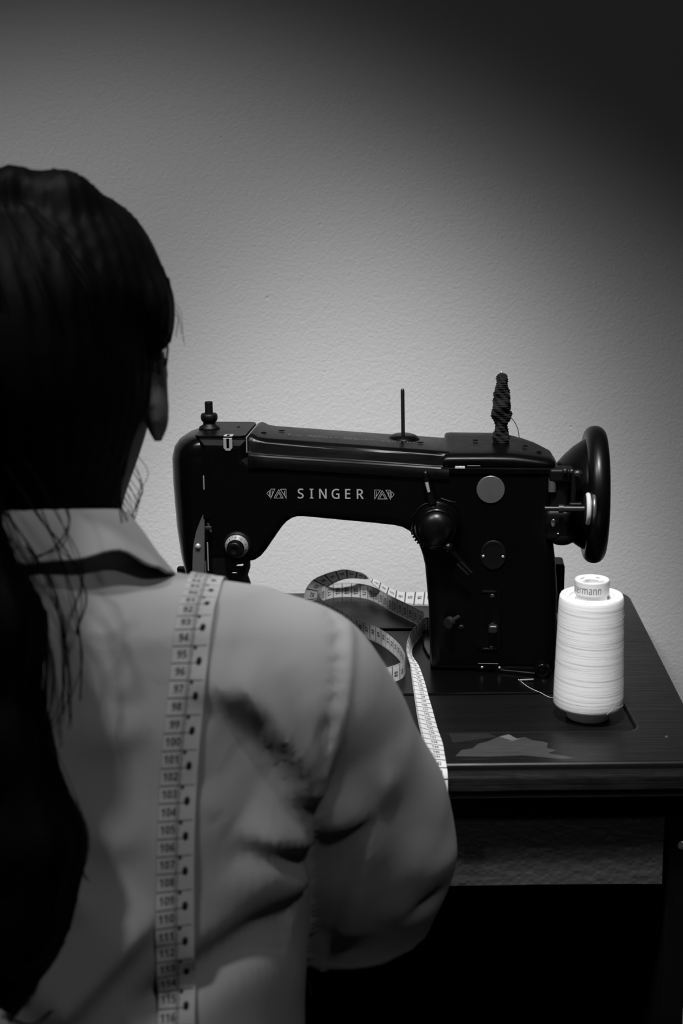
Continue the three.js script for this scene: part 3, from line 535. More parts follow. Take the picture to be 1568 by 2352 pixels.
{ // long tape: arch at the back, round behind the pillar, then flat over the table's front edge
  const z0 = -1.437, z1 = -1.449;
  const arch0 = [[-.0445, .7427], [-.0438, .7547], [-.0409, .7657], [-.0375, .7762], [-.0305, .7847], [-.0185, .7907], [-.008, .7939], [.0016, .7957], [.0135, .7937], [.024, .7897]].map(([x, y]) => [x, y, z0]);
  const arch1 = [[-.0226, .7386], [-.0224, .7507], [-.0218, .7614], [-.0199, .7681], [-.0152, .7733], [-.0091, .7771], [-.0031, .7799], [.0029, .7818], [.0121, .7826], [.0232, .7815]].map(([x, y]) => [x, Math.max(y, TY + 0.001), z1]);
  const run0 = [[.034, .7835], [.0478, .7753], [.0602, .7699], [.0753, .7663], [.09, .7642]].map(([x, y], i) => [x, Math.max(y, TY + 0.009), -1.44]);
  const run1 = [[.0324, .7813], [.0446, .7717], [.0587, .7635], [.0724, .7571], [.0875, .7526]].map(([x, y], i) => [x, Math.max(y, TY + 0.0012), -1.428 + 0.003 * i]);
  const hid = [[0.1, -1.405], [0.112, -1.39], [0.1165, -1.365], [0.111, -1.34], [0.1, -1.326], [0.09, -1.3225]];
  const bend = [[.0821, -1.3317], [.0727, -1.3093], [.0665, -1.2861], [.0645, -1.2636]];
  const flat0 = [[.061, -1.2335], [.0609, -1.2002], [.0608, -1.1599], [.0608, -1.1260], [.0611, -1.0901], [.0623, -1.0571], [.0628, -1.0353], [.0634, -1.0184]];
  const flat1 = [[.069, -1.2333], [.0718, -1.1931], [.073, -1.1574], [.0745, -1.1216], [.076, -1.0794], [.0778, -1.0514], [.0778, -1.0315], [.0777, -1.0163]];
  const hang = [[0.0005, -0.004, 0.009], [0.0005, -0.012, 0.0128], [0.0007, -0.025, 0.014], [0.001, -0.05, 0.0145], [0.001, -0.08, 0.014]];
  const x0 = flat0[7][0], x1 = flat1[7][0];
  const e0 = [...arch1, ...run0, ...up(hid, 0.0158), [bend[0][0], TY + 0.0158, bend[0][1]], [bend[1][0] - 0.0006, TY + 0.0155, bend[1][1]], [bend[2][0] - 0.003, TY + 0.0135, bend[2][1]], [bend[3][0] - 0.0055, TY + 0.008, bend[3][1] + 0.004], ...flat0.map(([x, z]) => [x, TY + 0.0016, z]), ...hang.map(([x, y, z]) => [x0 + x, TY + y, -1.012 + z])];
  const e1 = [...arch0, ...run1, ...up(hid, 0.0008), ...up(bend, 0.0008), ...flat1.map(([x, z]) => [x, TY + 0.001, z]), ...hang.map(([x, y, z]) => [x1 + x, TY + y, -1.012 + z])];
  const [g, cm] = ribbon(e0, e1, 420);
  const m = obj('tape_measure', g, [tapeMat(tapePrint(cm, 80, 1)), tapeMat(tapePrint(cm, 69, -1)), tapeEdge]);
  tag(m, 'pale tape measure running from behind the machine and hanging over the table front', 'tape measure');
}

// ---------------------------------------------------------------- seamstress
// The figure leans forward: (x, v, w) are across, along the back and out of the back, with the frame set on the back.
const LEAN = -13.4 * Math.PI / 180, FO = V(0, 1.2 - 0.81 * Math.sin(13.4 * Math.PI / 180), -0.81 * Math.cos(13.4 * Math.PI / 180));
const frame = new THREE.Matrix4().makeRotationX(LEAN).setPosition(FO), unframe = frame.clone().invert();
const SX = -0.195, FOOT = V(SX, 0, -0.78);
// naive surface nets over a field
function nets(f, lo, hi, cell) {
  const n = [0, 1, 2].map((k) => Math.ceil((hi[k] - lo[k]) / cell) + 1), [nx, ny, nz] = n, F = new Float32Array(nx * ny * nz), id = new Int32Array(nx * ny * nz).fill(-1), pos = [], idx = [];
  let q = 0; for (let k = 0; k < nz; k++) for (let j = 0; j < ny; j++) for (let i = 0; i < nx; i++) F[q++] = f(lo[0] + i * cell, lo[1] + j * cell, lo[2] + k * cell);
  const at = (i, j, k) => i + nx * (j + ny * k), C = [[0, 0, 0], [1, 0, 0], [0, 1, 0], [1, 1, 0], [0, 0, 1], [1, 0, 1], [0, 1, 1], [1, 1, 1]], E = [[0, 1], [2, 3], [4, 5], [6, 7], [0, 2], [1, 3], [4, 6], [5, 7], [0, 4], [1, 5], [2, 6], [3, 7]];
  for (let k = 0; k < nz - 1; k++) for (let j = 0; j < ny - 1; j++) for (let i = 0; i < nx - 1; i++) {
    let inside = 0; const v = []; for (let c = 0; c < 8; c++) { v[c] = F[at(i + C[c][0], j + C[c][1], k + C[c][2])]; if (v[c] < 0) inside++; }
    if (!inside || inside === 8) continue;
    let s = [0, 0, 0], m = 0;
    for (const [a, b] of E) if ((v[a] < 0) !== (v[b] < 0)) { const t = v[a] / (v[a] - v[b]); for (let d = 0; d < 3; d++) s[d] += C[a][d] + t * (C[b][d] - C[a][d]); m++; }
    id[at(i, j, k)] = pos.length / 3; pos.push(lo[0] + (i + s[0] / m) * cell, lo[1] + (j + s[1] / m) * cell, lo[2] + (k + s[2] / m) * cell);
  }
  const quad = (a, b, c, d, flip) => { if (a < 0 || b < 0 || c < 0 || d < 0) return; if (flip) idx.push(a, c, b, a, d, c); else idx.push(a, b, c, a, c, d); };
  for (let k = 1; k < nz - 1; k++) for (let j = 1; j < ny - 1; j++) for (let i = 1; i < nx - 1; i++) {
    const a = F[at(i, j, k)] < 0;
    if (a !== F[at(i + 1, j, k)] < 0) quad(id[at(i, j - 1, k - 1)], id[at(i, j, k - 1)], id[at(i, j, k)], id[at(i, j - 1, k)], !a);
    if (a !== F[at(i, j + 1, k)] < 0) quad(id[at(i - 1, j, k - 1)], id[at(i, j, k - 1)], id[at(i, j, k)], id[at(i - 1, j, k)], a);
    if (a !== F[at(i, j, k + 1)] < 0) quad(id[at(i - 1, j - 1, k)], id[at(i, j - 1, k)], id[at(i, j, k)], id[at(i - 1, j, k)], !a);
  }
  const g = new THREE.BufferGeometry(); g.setAttribute('position', new THREE.Float32BufferAttribute(pos, 3)); g.setIndex(idx); g.computeVertexNormals();
  return g;
}
const len = Math.hypot;
function smin(a, b, k) { const h = Math.max(k - Math.abs(a - b), 0) / k; return Math.min(a, b) - h * h * k * 0.25; }
function capsule(x, y, z, a, b, ra, rb) {
  const bx = b[0] - a[0], by = b[1] - a[1], bz = b[2] - a[2], px = x - a[0], py = y - a[1], pz = z - a[2], t = clamp((px * bx + py * by + pz * bz) / (bx * bx + by * by + bz * bz), 0, 1);
  return len(px - bx * t, py - by * t, pz - bz * t) - lerp(ra, rb, t);
}
function chain(x, y, z, c, k = 0.01) { let d = 9; for (let i = 0; i + 1 < c.length; i++) d = smin(d, capsule(x, y, z, c[i], c[i + 1], c[i][3], c[i + 1][3]), k); return d; }
const ell = (x, y, z, c, r) => { const k = len((x - c[0]) / r[0], (y - c[1]) / r[1], (z - c[2]) / r[2]); return (k - 1) * Math.min(...r); };
const place = (g) => { g.applyMatrix4(frame).translate(-FOOT.x, -FOOT.y, -FOOT.z); return g; };
const wpt = (x, y, z) => { const p = V(x, y, z).applyMatrix4(unframe); return [p.x, p.y, p.z]; };    // world point in the figure's frame

// shirt: [v, half width, half depth, centre in w]
const TORSO = [[-0.045, 0.12, 0.06, -0.082], [-0.075, 0.15, 0.085, -0.083], [-0.13, 0.17, 0.106, -0.096], [-0.2, 0.175, 0.11, -0.1], [-0.26, 0.171, 0.111, -0.1], [-0.32, 0.168, 0.112, -0.1], [-0.42, 0.165, 0.115, -0.1], [-0.56, 0.175, 0.13, -0.105]];
const torso = (x, v, w, inset) => {
  const [a, b, c] = table1(TORSO, v), p = len2(Math.abs((x - SX) / (a - inset)), Math.abs((w - c) / (b - inset)));
  return Math.max((p - 1) * (b - inset), v + 0.06, -0.56 - v);
};
const len2 = (a, b) => Math.pow(Math.pow(a, 2.5) + Math.pow(b, 2.5), 0.4);
const SLEEVE = [[-0.032, -0.121, -0.085, 0.053], [-0.016, -0.155, -0.107, 0.059], [0.0, -0.2, -0.142, 0.065], [0.005, -0.232, -0.168, 0.066], [-0.003, -0.265, -0.188, 0.059], [-0.002, -0.34, -0.215, 0.06]];
const mir = (c) => c.map(([x, y, z, r]) => [2 * SX - x, y, z, r]);
const SLEEVE_L = mir(SLEEVE);
const HEM = V(-0.05, 0.95, 0.22).normalize(), hemAt = V(0.02, -0.302, -0.15);
const hemSide = (x, v, w) => -((x - hemAt.x) * HEM.x + (v - hemAt.y) * HEM.y + (w - hemAt.z) * HEM.z);
const shoulders = (x, v, w, d) => Math.min(capsule(x, v, w, [SX + 0.055, -0.086, -0.082], [-0.035, -0.118, -0.085], 0.052 - d, 0.054 - d), capsule(x, v, w, [SX - 0.055, -0.086, -0.082], [2 * SX + 0.035, -0.118, -0.085], 0.052 - d, 0.054 - d));
const trunk = (x, v, w, d) => smin(smin(torso(x, v, w, d), shoulders(x, v, w, d), 0.05), capsule(x, v, w, [SX, -0.08, -0.066], [SX, -0.032, -0.066], 0.067 - d, 0.059 - d), 0.03);
const shirtField = (x, v, w) => {
  const right = x > SX, xm = right ? x : 2 * SX - x;
  const arm = Math.max(chain(xm, v, w, SLEEVE, 0.02), hemSide(xm, v, w));
  return smin(trunk(x, v, w, 0), arm, lerp(0.003, 0.03, smooth(-0.17, -0.115, v)));
};
// creases: [line on the back, width on its right, width on its left, height (+ raised, - sunk)]
const seam = [[-.0001, -.0585], [.0028, -.0655], [.0039, -.0754], [.0032, -.0952], [.0007, -.1151], [-.0037, -.1324], [-.0101, -.1521], [-.0145, -.1645], [-.0173, -.1768]];
const FOLDS = [
  [[[-.0888, -.0972], [-.0715, -.1001], [-.0567, -.1053], [-.0419, -.1166], [-.031, -.134], [-.0245, -.1545], [-.0198, -.1781]], 0.009, 0.024, 0.015],
  [[[-.0717, -.1192], [-.0545, -.1268], [-.0423, -.1443], [-.0351, -.1667]], 0.016, 0.01, -0.004],
  [[[-.0367, -.0923], [-.0282, -.1073], [-.021, -.1247], [-.0169, -.1397]], 0.012, 0.012, -0.0055],
  [[[-.011, -.1199], [-.0104, -.1348], [-.0125, -.1484]], 0.007, 0.006, -0.006],
  [[[-.065, -.18], [-.0477, -.1909], [-.0304, -.1955], [-.0155, -.1957]], 0.008, 0.018, 0.0145],
  [[[-.0614, -.1974], [-.0455, -.2137], [-.032, -.225], [-.0172, -.2314]], 0.018, 0.009, 0.010],
  [[[-.0164, -.2309], [-.0483, -.2447], [-.0732, -.2568], [-.0982, -.2702], [-.1231, -.2848]], 0.010, 0.014, -0.011],
  [[[-.0845, -.1538], [-.0773, -.1737], [-.0626, -.1937]], 0.02, 0.02, 0.003],
  [[[-.1046, -.2218], [-.1226, -.2402], [-.1427, -.2622], [-.1703, -.2917]], 0.022, 0.008, 0.011],
  [[[-.1211, -.1038], [-.1338, -.1235], [-.1488, -.1382]], 0.014, 0.014, 0.002],
  [[[-.1458, -.0936], [-.1236, -.0988], [-.1112, -.0965]], 0.008, 0.011, 0.0018],
  [[[-.1363, -.1284], [-.1214, -.1236], [-.1089, -.1139]], 0.009, 0.013, 0.002],
  [[[-.1517, -.1778], [-.1295, -.1855], [-.1096, -.1845]], 0.010, 0.016, 0.003],
  [[[-.1645, -.2174], [-.1472, -.2213], [-.1373, -.2177]], 0.007, 0.009, 0.003],
  [[[-.1327, -.0305], [-.1129, -.0302], [-.0993, -.0309]], 0.0018, 0.0018, -0.0012],
];
const SLEEVEFOLDS = [
  [[[.02, -.1826, -.09], [.0166, -.1941, -.09], [.0091, -.2244, -.09], [.001, -.2573, -.09], [-.0056, -.2848, -.09]].map((p) => p.slice(0, 2)), 0.0045, 0.014, 0.006],
  [[[-.0184, -.1932, -.09], [.0024, -.1863, -.09], [.0211, -.1821, -.09]].map((p) => p.slice(0, 2)), 0.005, 0.014, 0.006],
  [[[.0261, -.1543, -.09], [.0246, -.1722, -.09], [.0211, -.1859, -.09]].map((p) => p.slice(0, 2)), 0.005, 0.01, 0.003],
  [[[.0507, -.201, -.12], [.0404, -.235, -.12], [.03, -.2719, -.12]].map((p) => p.slice(0, 2)), 0.012, 0.018, 0.004],
  [[[.0761, -.2292, -.12], [.0589, -.2324, -.12], [.0389, -.2393, -.12]].map((p) => p.slice(0, 2)), 0.012, 0.012, 0.004],
  [[[.0672, -.253, -.12], [.0515, -.2574, -.12], [.0358, -.2634, -.12]].map((p) => p.slice(0, 2)), 0.006, 0.006, -0.005],
];
function nearLine(l, x, y) {
  let best = 9, along = 0, s = 0, side = 1;
  for (let i = 0; i + 1 < l.length; i++) {
    const ax = l[i][0], ay = l[i][1], bx = l[i + 1][0] - ax, by = l[i + 1][1] - ay, L = len(bx, by), t = clamp(((x - ax) * bx + (y - ay) * by) / (L * L), 0, 1), d = len(x - ax - bx * t, y - ay - by * t);
    if (d < best) { best = d; along = s + t * L; side = (x - ax) * by - (y - ay) * bx > 0 ? 1 : -1; }
    s += L;
  }
  return [best, along, s, side];
}
function foldSum(list, x, v) {
  let h = 0;
  for (const [l, wr, wl, a] of list) {
    const [d, s, S, side] = nearLine(l, x, v), w = side > 0 ? wr : wl;
    if (d < 3.5 * w) h += a * Math.exp(-(d * d) / (w * w)) * smooth(-0.006, Math.min(0.034, S * 0.4), s) * smooth(-0.004, 0.02, S - s);
  }
  return h;
}
function creases(x, v, w) {
  const [ds, s, S, side] = nearLine(seam, x, v), out = side < 0 ? ds : -ds;            // out > 0: on the sleeve
  let h = foldSum(FOLDS, x, v) * smooth(0.004, -0.006, out) + foldSum(SLEEVEFOLDS, x, v) * smooth(-0.002, 0.008, out);
  h += 0.002 * Math.exp(-(out * out) / (0.0035 * 0.0035)) * smooth(0, 0.02, S - s + 0.01);
  h -= 0.0016 * Math.exp(-((out + 0.0075) ** 2) / (0.004 * 0.004)) * (0.45 + 0.55 * Math.sin(s * 700 + 2 * Math.sin(s * 160)));
  h += 0.0006 * Math.sin(x * 90 + v * 40) * Math.sin(v * 75 - x * 30);
  return h;
}
const shirtGeo = nets(shirtField, [-0.52, -0.4, -0.29], [0.1, 0.03, 0.05], 0.0039);
const shirtLow = nets((x, v, w) => shirtField(x, v, w), [-0.42, -0.58, -0.26], [0.03, -0.38, 0.06], 0.009);
{
  const p = shirtGeo.attributes.position, n = shirtGeo.attributes.normal;
  for (let i = 0; i < p.count; i++) {
    const x = p.getX(i), v = p.getY(i), w = p.getZ(i), nz = n.getZ(i);
    const k = smooth(-0.1, 0.35, nz) * smooth(-0.25, -0.21, w); if (k <= 0) continue;
    const h = creases(x, v, w) * k;
    p.setXYZ(i, x + n.getX(i) * h, v + n.getY(i) * h, w + n.getZ(i) * h);
  }
  shirtGeo.computeVertexNormals();
}
const clip = (g, f) => { const p = g.attributes.position, a = g.index.array, k = []; for (let i = 0; i < a.length; i += 3) if (f(p.getY(a[i])) || f(p.getY(a[i + 1])) || f(p.getY(a[i + 2]))) k.push(a[i], a[i + 1], a[i + 2]); g.setIndex(k); return g; };
clip(shirtGeo, (v) => v > -0.392); clip(shirtLow, (v) => v < -0.386);

const P = thing('person', 'woman with a dark ponytail and white shirt, seated with her back turned', 'person', [FOOT.x, 0, FOOT.z]);
const S = obj('shirt', uvMetres(place(merge([shirtGeo, shirtLow])), 0, 1, 0.03), M.shirt, P);
// folded collar
{
  const rows = [], C = [SX, -0.072];
  for (let i = 0; i <= 72; i++) {
    const a = lerp(-2.5, 2.5, i / 72), ab = Math.abs(a), sx = Math.sin(a), cw = Math.cos(a);
    const vb = -0.005 + table1([[2.5, -0.075], [2.0, -0.06], [1.75, -0.038], [1.45, -0.032], [1.2, -0.026], [0.9, -0.017], [0.5, -0.0205], [0, -0.026]], ab)[0] + 0.0008 * Math.sin(a * 9);
    const rb = table1([[2.5, 0.104], [1.6, 0.0915], [1.3, 0.09], [0.8, 0.082], [0, 0.0755]], ab)[0], top = 0.0035 - 0.014 * smooth(1.2, 2.5, ab);
    const at = (r, v) => [C[0] + r * sx, v, C[1] + r * 0.98 * cw];
    rows.push([at(0.058, top - 0.03), at(0.0608, top - 0.002), at(0.0625, top), at(0.0645, top - 0.0012), at(lerp(0.0645, rb, 0.3), lerp(top, vb, 0.3)), at(lerp(0.0645, rb, 0.65), lerp(top, vb, 0.66)), at(rb, vb + 0.002), at(rb + 0.0006, vb), at(rb - 0.0016, vb), at(rb - 0.003, vb + 0.003), at(0.066, top - 0.008)]);
  }
  obj('collar', uvMetres(place(skin(rows)), 0, 1, 0.03), M.shirt, S);
}

// body: one surface, inside the clothes where it is covered
const HAND = wpt(-0.085, TY + 0.018, -1.045), ELBOW = [0.0, -0.262, -0.19], WRIST = wpt(-0.055, TY + 0.03, -0.985);
const ARM = [[-0.04, -0.12, -0.085, 0.036], [-0.008, -0.19, -0.135, 0.034], [...ELBOW, 0.027], [...WRIST.map((c, k) => lerp(ELBOW[k], c, 0.35)), 0.031], [...WRIST, 0.021]], ARM_L = mir(ARM);
const HIP = [wpt(SX + 0.09, 0.56, -0.74), wpt(SX - 0.09, 0.56, -0.74)], KNEE = [wpt(SX + 0.1, 0.53, -1.13), wpt(SX - 0.1, 0.53, -1.13)], ANKLE = [wpt(SX + 0.1, 0.1, -1.1), wpt(SX - 0.1, 0.1, -1.1)];
const headC = [SX, 0.108, -0.078];
const bodyField = (x, v, w) => {
  const xm = x > SX ? x : 2 * SX - x;
  let d = trunk(x, v, w, 0.016);
  d = smin(d, chain(xm, v, w, ARM), 0.015);
  return d;
};
const legField = (x, v, w, r) => Math.min(...[0, 1].map((i) => chain(x, v, w, [[...HIP[i], 0.095 + r], [...KNEE[i], 0.062 + r], [...ANKLE[i], 0.042 + r]], 0.03)));
const face = (x, v, w) => {
  const ax = Math.abs(x - SX), xm = SX + ax;
  let d = ell(x, v, w, headC, [0.081, 0.086, 0.098]);
  d = smin(d, ell(x, v, w, [SX, 0.058, -0.122], [0.058, 0.07, 0.056]), 0.04);
  d = smin(d, ell(x, v, w, [SX, 0.02, -0.145], [0.026, 0.022, 0.026]), 0.025);
  d = smin(d, capsule(x, v, w, [SX, 0.1, -0.176], [SX, 0.067, -0.19], 0.007, 0.0105), 0.012);
  d = smin(d, ell(x, v, w, [SX, 0.063, -0.181], [0.016, 0.008, 0.012]), 0.008);
  d = smin(d, capsule(xm, v, w, [SX + 0.008, 0.117, -0.168], [SX + 0.045, 0.118, -0.145], 0.006, 0.006), 0.01);
  d = -smin(-d, ell(xm, v, w, [SX + 0.03, 0.1, -0.173], [0.017, 0.011, 0.014]), 0.008);
  d = smin(d, capsule(xm, v, w, [SX, 0.0445, -0.177], [SX + 0.02, 0.043, -0.167], 0.0055, 0.003), 0.004);
  d = smin(d, capsule(xm, v, w, [SX, 0.036, -0.175], [SX + 0.017, 0.038, -0.166], 0.006, 0.003), 0.004);
  d = smin(d, capsule(x, v, w, [SX, 0.05, -0.085], [SX, -0.05, -0.08], 0.052, 0.055), 0.03);
  const ear = Math.max(ell(xm, v, w, [SX + 0.0805, 0.075, -0.08], [0.008, 0.0305, 0.019]), -ell(xm, v, w, [SX + 0.09, 0.079, -0.084], [0.006, 0.018, 0.01]));
  return smin(d, ear, 0.006);
};
// hand lying on the table: palm, four fingers, thumb, in world metres relative to the wrist direction
function handField(wx, wy, wz, s) {
  const H = [SX + s * 0.11, TY + 0.018, -1.045], q = (dx, dy, dz) => [H[0] + s * dx, H[1] + dy, H[2] + dz];
  let d = Math.max(ell(wx, wy, wz, q(0.004, 0, 0.018), [0.037, 0.0125, 0.042]), -9);
  d = smin(d, capsule(wx, wy, wz, q(0.012, 0.002, 0.045), q(0.03, 0.012, 0.075), 0.018, 0.02), 0.02);
  const F = [[-0.026, 0.062, 0.0085], [-0.0085, 0.07, 0.0088], [0.0095, 0.066, 0.0084], [0.0265, 0.052, 0.0074]];
  for (const [fx, l, r] of F) d = smin(d, chain(wx, wy, wz, [[...q(fx * 0.9, 0.001, -0.008), r * 1.12], [...q(fx * 1.08, 0.008, -0.018 - l * 0.3), r * 1.04], [...q(fx * 1.1, 0.002, -0.018 - l * 0.66), r * 0.95], [...q(fx * 1.08, -0.008, -0.014 - l * 0.9), r * 0.82]], 0.004), 0.004);
  return smin(d, chain(wx, wy, wz, [[...q(-0.028, -0.001, 0.03), 0.0125], [...q(-0.05, -0.001, 0.01), 0.0105], [...q(-0.055, -0.006, -0.018), 0.0088]], 0.005), 0.008);
}
const bodyParts = [place(nets(face, [SX - 0.11, -0.045, -0.22], [SX + 0.11, 0.225, 0.04], 0.0035))];
bodyParts.push(place(nets(bodyField, [-0.52, -0.57, -0.33], [0.13, 0.02, 0.05], 0.01)));
bodyParts.push(place(nets((x, v, w) => legField(x, v, w, -0.012), [-0.44, -1.1, -0.6], [0.06, -0.4, 0.1], 0.014)));
for (const s of [-1, 1]) { const c = SX + s * 0.11; bodyParts.push(nets((x, y, z) => handField(x, y, z, s), [c - 0.08, TY, -1.15], [c + 0.08, TY + 0.06, -0.95], 0.003).translate(-FOOT.x, -FOOT.y, -FOOT.z)); }
const B = obj('body', merge(bodyParts), M.skin, P);
for (const s of [-1, 1]) { const g = ball(0.012, SX + s * 0.03, 0.099, -0.164); obj('eye', place(g), M.eye, P); }
obj('trousers', place(nets((x, v, w) => Math.min(legField(x, v, w, 0), ell(x, v, w, wpt(SX, 0.555, -0.75), [0.185, 0.095, 0.13])), [-0.46, -1.1, -0.6], [0.07, -0.36, 0.16], 0.012)), M.trousers, P);
for (const s of [-1, 1]) obj('shoe', [rbox(0.082, 0.02, 0.24, s * 0.1, 0.0105, -0.385, 0.009), ball(0.048, s * 0.1, 0.045, -0.33, 0.85, 0.9, 1.3), ball(0.043, s * 0.1, 0.035, -0.43, 0.9, 0.75, 1.6)], M.shoe, P);

// hair: pulled back to a high tail on her left, loose wisps at the nape
const HC = [SX, 0.108, -0.077];
const hairField = (x, v, w) => {
  const axh = Math.abs(x - SX) * (1 + 0.16 * smooth(0.135, 0.1, v)), xh = x > SX ? SX + axh : SX - axh;
  let d = ell(xh, v, w, HC, [0.0905, 0.0945, 0.107]);
  d = smin(d, ell(SX + axh, v, w, [SX + 0.03, 0.149, -0.07], [0.05, 0.05, 0.06]), 0.02);
  d = smin(d, capsule(x, v, w, [SX, 0.07, -0.062], [SX, 0.004, -0.07], 0.072, 0.0585), 0.03);
  d = smin(d, ell(x, v, w, [SX + 0.005, 0.189, -0.02], [0.015, 0.0155, 0.02]), 0.01);
  d = smin(d, ell(x, v, w, [SX + 0.032, 0.186, -0.03], [0.02, 0.0175, 0.024]), 0.012);
  d = smin(d, ell(x, v, w, [SX + 0.086, 0.122, -0.06], [0.008, 0.02, 0.02]), 0.01);
  const ax = Math.abs(x - SX), a = Math.atan2(ax, w - HC[2]);
  d -= 0.0006 * Math.sin(a * 46 + v * 50) + 0.0005 * Math.sin(a * 91 - v * 35);
  const line = -0.112 - 0.25 * (0.1 - v) * (v < 0.1 ? -1 : 1) * 0.4 + smooth(0.11, 0.05, v) * 0.052 * smooth(0.04, 0.07, ax);
  return Math.max(d, line - w, -0.001 - v * 1.0);
};
const hairMat = M.hair;
const HR = obj('hair', place(nets(hairField, [SX - 0.115, -0.01, -0.2], [SX + 0.115, 0.235, 0.05], 0.0035)), hairMat, P);
const TAIL = [[-0.225, 0.168, 0.01, 0.024], [-0.24, 0.11, 0.05, 0.027], [-0.22, 0.02, 0.048, 0.026], [-0.191, -0.06, 0.04, 0.023], [-0.189, -0.125, 0.034, 0.022], [-0.173, -0.18, 0.03, 0.0235], [-0.178, -0.222, 0.027, 0.018], [-0.188, -0.265, 0.024, 0.009]];
const tail = nets((x, v, w) => { const a = Math.atan2(x + 0.21, w - 0.04); return chain(x, v, w, TAIL, 0.03) - 0.0012 * Math.sin(a * 14 + v * 25) - 0.0008 * Math.sin(a * 31 - v * 40); }, [-0.3, -0.3, -0.05], [-0.12, 0.23, 0.1], 0.004);
obj('ponytail', place(tail), hairMat, HR);
{
  const g = [];
  const wisp = (pts, r = 0.0004) => g.push(place(tube(pts, r, 28, 5)));
  const px = [
    [[-.1748, .03, .02], [-.1581, .0056, .02], [-.1463, -.0211, .02], [-.1445, -.0357, .02], [-.1491, -.0574, .02]],
    [[-.1833, .0251, .025], [-.1668, .0009, .025], [-.1526, -.0185, .025], [-.1442, -.0282, .025], [-.1418, -.0475, .025], [-.1435, -.0667, .025]],
    [[-.1523, .0079, .025], [-.1488, -.0041, .025], [-.155, -.0185, .025], [-.1694, -.0255, .025], [-.184, -.035, .025]],
    [[-.1896, .0011, .03], [-.1731, -.0253, .03], [-.1567, -.0518, .03], [-.1522, -.0757, .03], [-.153, -.0996, .03], [-.1658, -.1209, .03]],
    [[-.1871, .0083, .03], [-.1683, -.023, .03], [-.1532, -.0566, .03], [-.1504, -.0853, .03], [-.1521, -.1091, .03]],
    [[-.1643, .0032, .025], [-.1526, -.0257, .025], [-.1476, -.0522, .025], [-.1446, -.0811, .025], [-.1462, -.1003, .025]],
    [[-.1741, -.0159, .025], [-.1599, -.0352, .025], [-.153, -.0569, .025], [-.1509, -.0906, .025], [-.1512, -.1122, .025]],
    [[-.165, -.0568, .025], [-.1604, -.0809, .025], [-.1632, -.1097, .025]],
    [[-.1335, .044, .02], [-.1241, .0222, .02], [-.1206, .0052, .02], [-.119, -.0045, .02]],
    [[-.1838, -.1231, .03], [-.1599, -.1281, .03], [-.1495, -.1593, .03], [-.1474, -.1856, .03], [-.1416, -.2, .03]],
    [[-.1883, -.2124, .035], [-.1743, -.2268, .035], [-.1625, -.2411, .035]],
    [[-.1866, -.2717, .035], [-.17, -.2755, .035], [-.1581, -.2673, .035]],
  ];
  px.forEach((l, i) => { for (let k = 0; k < 2; k++) wisp(l.map(([x, v, w], j) => [x + (rnd() - 0.5) * 0.006 * (0.3 + j / l.length), v + (rnd() - 0.5) * 0.004, w + 0.003 + rnd() * 0.004]), 0.00025 + 0.0003 * rnd()); });
  // flyaways along the outline and a small loop above the ear
  for (let k = 0; k < 12; k++) { const a = 0.3 + 1.1 * rnd(), l = 0.006 + 0.012 * rnd(), c = [SX + 0.09 * Math.sin(a), 0.108 + 0.093 * Math.cos(a), -0.085 + 0.04 * (rnd() - 0.5)]; wisp([c, [c[0] + l * (0.25 + 0.3 * rnd()), c[1] - l * 0.4 * rnd(), c[2]], [c[0] + l * (0.3 + 0.5 * rnd()), c[1] - l * (0.8 + rnd()), c[2] + 0.003]], 0.00014); }
  for (let k = 0; k < 14; k++) { const t = rnd(), c = [SX + lerp(0.068, 0.058, t), lerp(0.04, 0.006, t), -0.08]; wisp([c, [c[0] + 0.004 + 0.004 * rnd(), c[1] - 0.012, c[2] + 0.004], [c[0] + 0.003 * rnd(), c[1] - 0.026, c[2] + 0.004]], 0.00022); }
  for (let k = 0; k < 7; k++) { const o = 0.0012 * k; wisp([[-0.108, 0.1345 + o * 0.4, -0.077], [-0.1055, 0.1345 + o * 0.4, -0.076], [-0.1035 + o * 0.15, 0.131, -0.075 + o], [-0.1045, 0.1265 - o * 0.5, -0.076], [-0.1085, 0.124 - o * 0.6, -0.077]], 0.00035); }
  // strands combed over the head and down the tail
  for (let k = 0; k < 60; k++) {
    const a = -1.5 + 3.2 * rnd(), pts = [];
    for (let i = 0; i <= 8; i++) { const t = i / 8, th = lerp(2.0 - 0.6 * rnd() * 0, 0.25, t), q = a * (1 - 0.75 * t); pts.push([HC[0] + 0.0935 * Math.sin(q) * Math.sin(th) - 0.02 * t, HC[1] + 0.0985 * Math.cos(th * 0.9) * (1 - 0.0 * t), HC[2] + 0.108 * Math.cos(q) * Math.sin(th)]); }
    wisp(pts, 0.0003);
  }
  for (let k = 0; k < 70; k++) { const a = 6.28 * rnd(), q = 0.95 + 0.15 * rnd(), ph = rnd() * 0.5; wisp(TAIL.map(([x, v, w, r], i) => [x + Math.cos(a + ph * i * 0.2) * r * q, v, w + Math.sin(a + ph * i * 0.2) * r * q]), 0.0006); }
  for (let k = 0; k < 46; k++) { const q = 1.0 + 0.3 * rnd(), a = -0.5 + 1.1 * rnd(), i0 = Math.floor(rnd() * 3) + 2, f = rnd() * 0.006; wisp(TAIL.slice(i0).map(([x, v, w, r], i) => [x + Math.cos(a) * r * q + f * Math.sin(i * 1.7 + k), v, w + Math.sin(a) * r * q]), 0.00022); }
  tag(obj('hair_strands', merge(g), hairMat, HR), null, null, null, 'stuff');
}

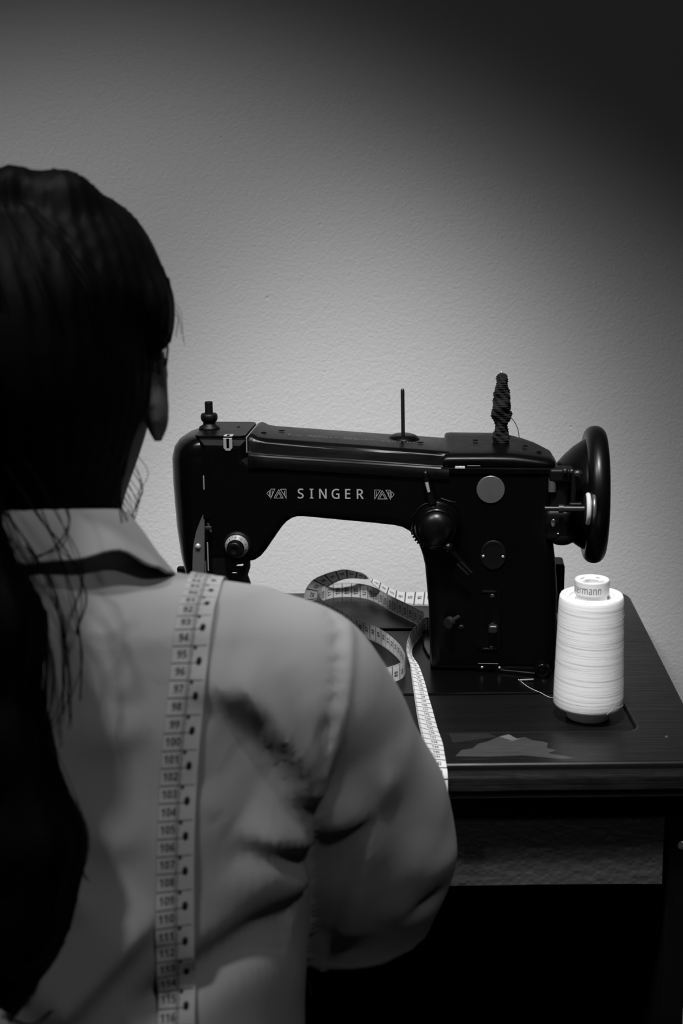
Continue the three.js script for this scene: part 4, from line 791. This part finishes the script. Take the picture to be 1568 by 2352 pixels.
// third tape measure over her right shoulder
{
  const line = [[-.0982, -.3619], [-.0978, -.3272], [-.0974, -.2905], [-.0972, -.2528], [-.0969, -.2176], [-.096, -.1809], [-.0933, -.1376], [-.0894, -.1017], [-.0868, -.0727], [-.0852, -.0546]];
  const hit = (x, v) => { let w = 0.09; for (let i = 0; i < 60; i++) { const d = shirtField(x, v, w); if (d < 0.0002) break; w -= d * 0.7; } return w; };
  const e0 = [], e1 = [], half = 0.0102;
  const add = (x, v, w, dx = half) => { e0.push([x - dx, v, w]); e1.push([x + dx, v, w]); };
  const c = new THREE.CatmullRomCurve3(line.map(([x, v]) => V(x, v, 0)), false, 'centripetal');
  for (let i = 0; i <= 40; i++) { const p = c.getPoint(i / 40), k = (x) => { let m = -9; for (const d of [-0.004, 0, 0.004]) for (const dv of [-0.004, 0, 0.004]) m = Math.max(m, hit(x + d, p.y + dv) + creases(x + d, p.y + dv, 0)); return m + 0.0006; }; e0.push([p.x - half, p.y, k(p.x - half)]); e1.push([p.x + half, p.y, k(p.x + half)]); }
  // over the top of the shoulder and down in front
  const x = line[9][0] + 0.001, cv = -0.1, cw = -0.083;
  for (const a of [0.9, 1.25, 1.6, 1.95, 2.3, 2.7]) for (const [s, e] of [[-1, e0], [1, e1]]) { let r = 0.12; for (let i = 0; i < 60; i++) { const d = shirtField(x + s * half, cv + r * Math.sin(a), cw + r * Math.cos(a)); if (d < 0.0002) break; r -= d * 0.7; } r += 0.002; e.push([x + s * half, cv + r * Math.sin(a), cw + r * Math.cos(a)]); }
  const [g, cm] = ribbon(e0, e1, 260);
  const m = obj('tape_measure', g.applyMatrix4(frame), [tapeMat(tapePrint(cm, 28, 1, true), 0.6), tapeMat(tapePrint(cm, 124, -1, true), 0.6), tapeEdge]);
  tag(m, 'wide tape measure hanging over the right shoulder down the back of the white shirt', 'tape measure');
}

// her stool
{
  const g = thing('stool', 'dark round wooden stool under the seated woman', 'stool', [SX, 0, -0.75]);
  obj('seat', lathe([[0, 0.42], [0.16, 0.42], [0.168, 0.428], [0.168, 0.442], [0.16, 0.45], [0, 0.45]], 48), M.castIron, g);
  for (let k = 0; k < 4; k++) { const a = Math.PI / 4 + k * Math.PI / 2; obj('leg', rod([0.17 * Math.cos(a), 0, 0.17 * Math.sin(a)], [0.12 * Math.cos(a), 0.421, 0.12 * Math.sin(a)], 0.014, 0.018), M.castIron, g); }
}

renderer.render(scene, camera);
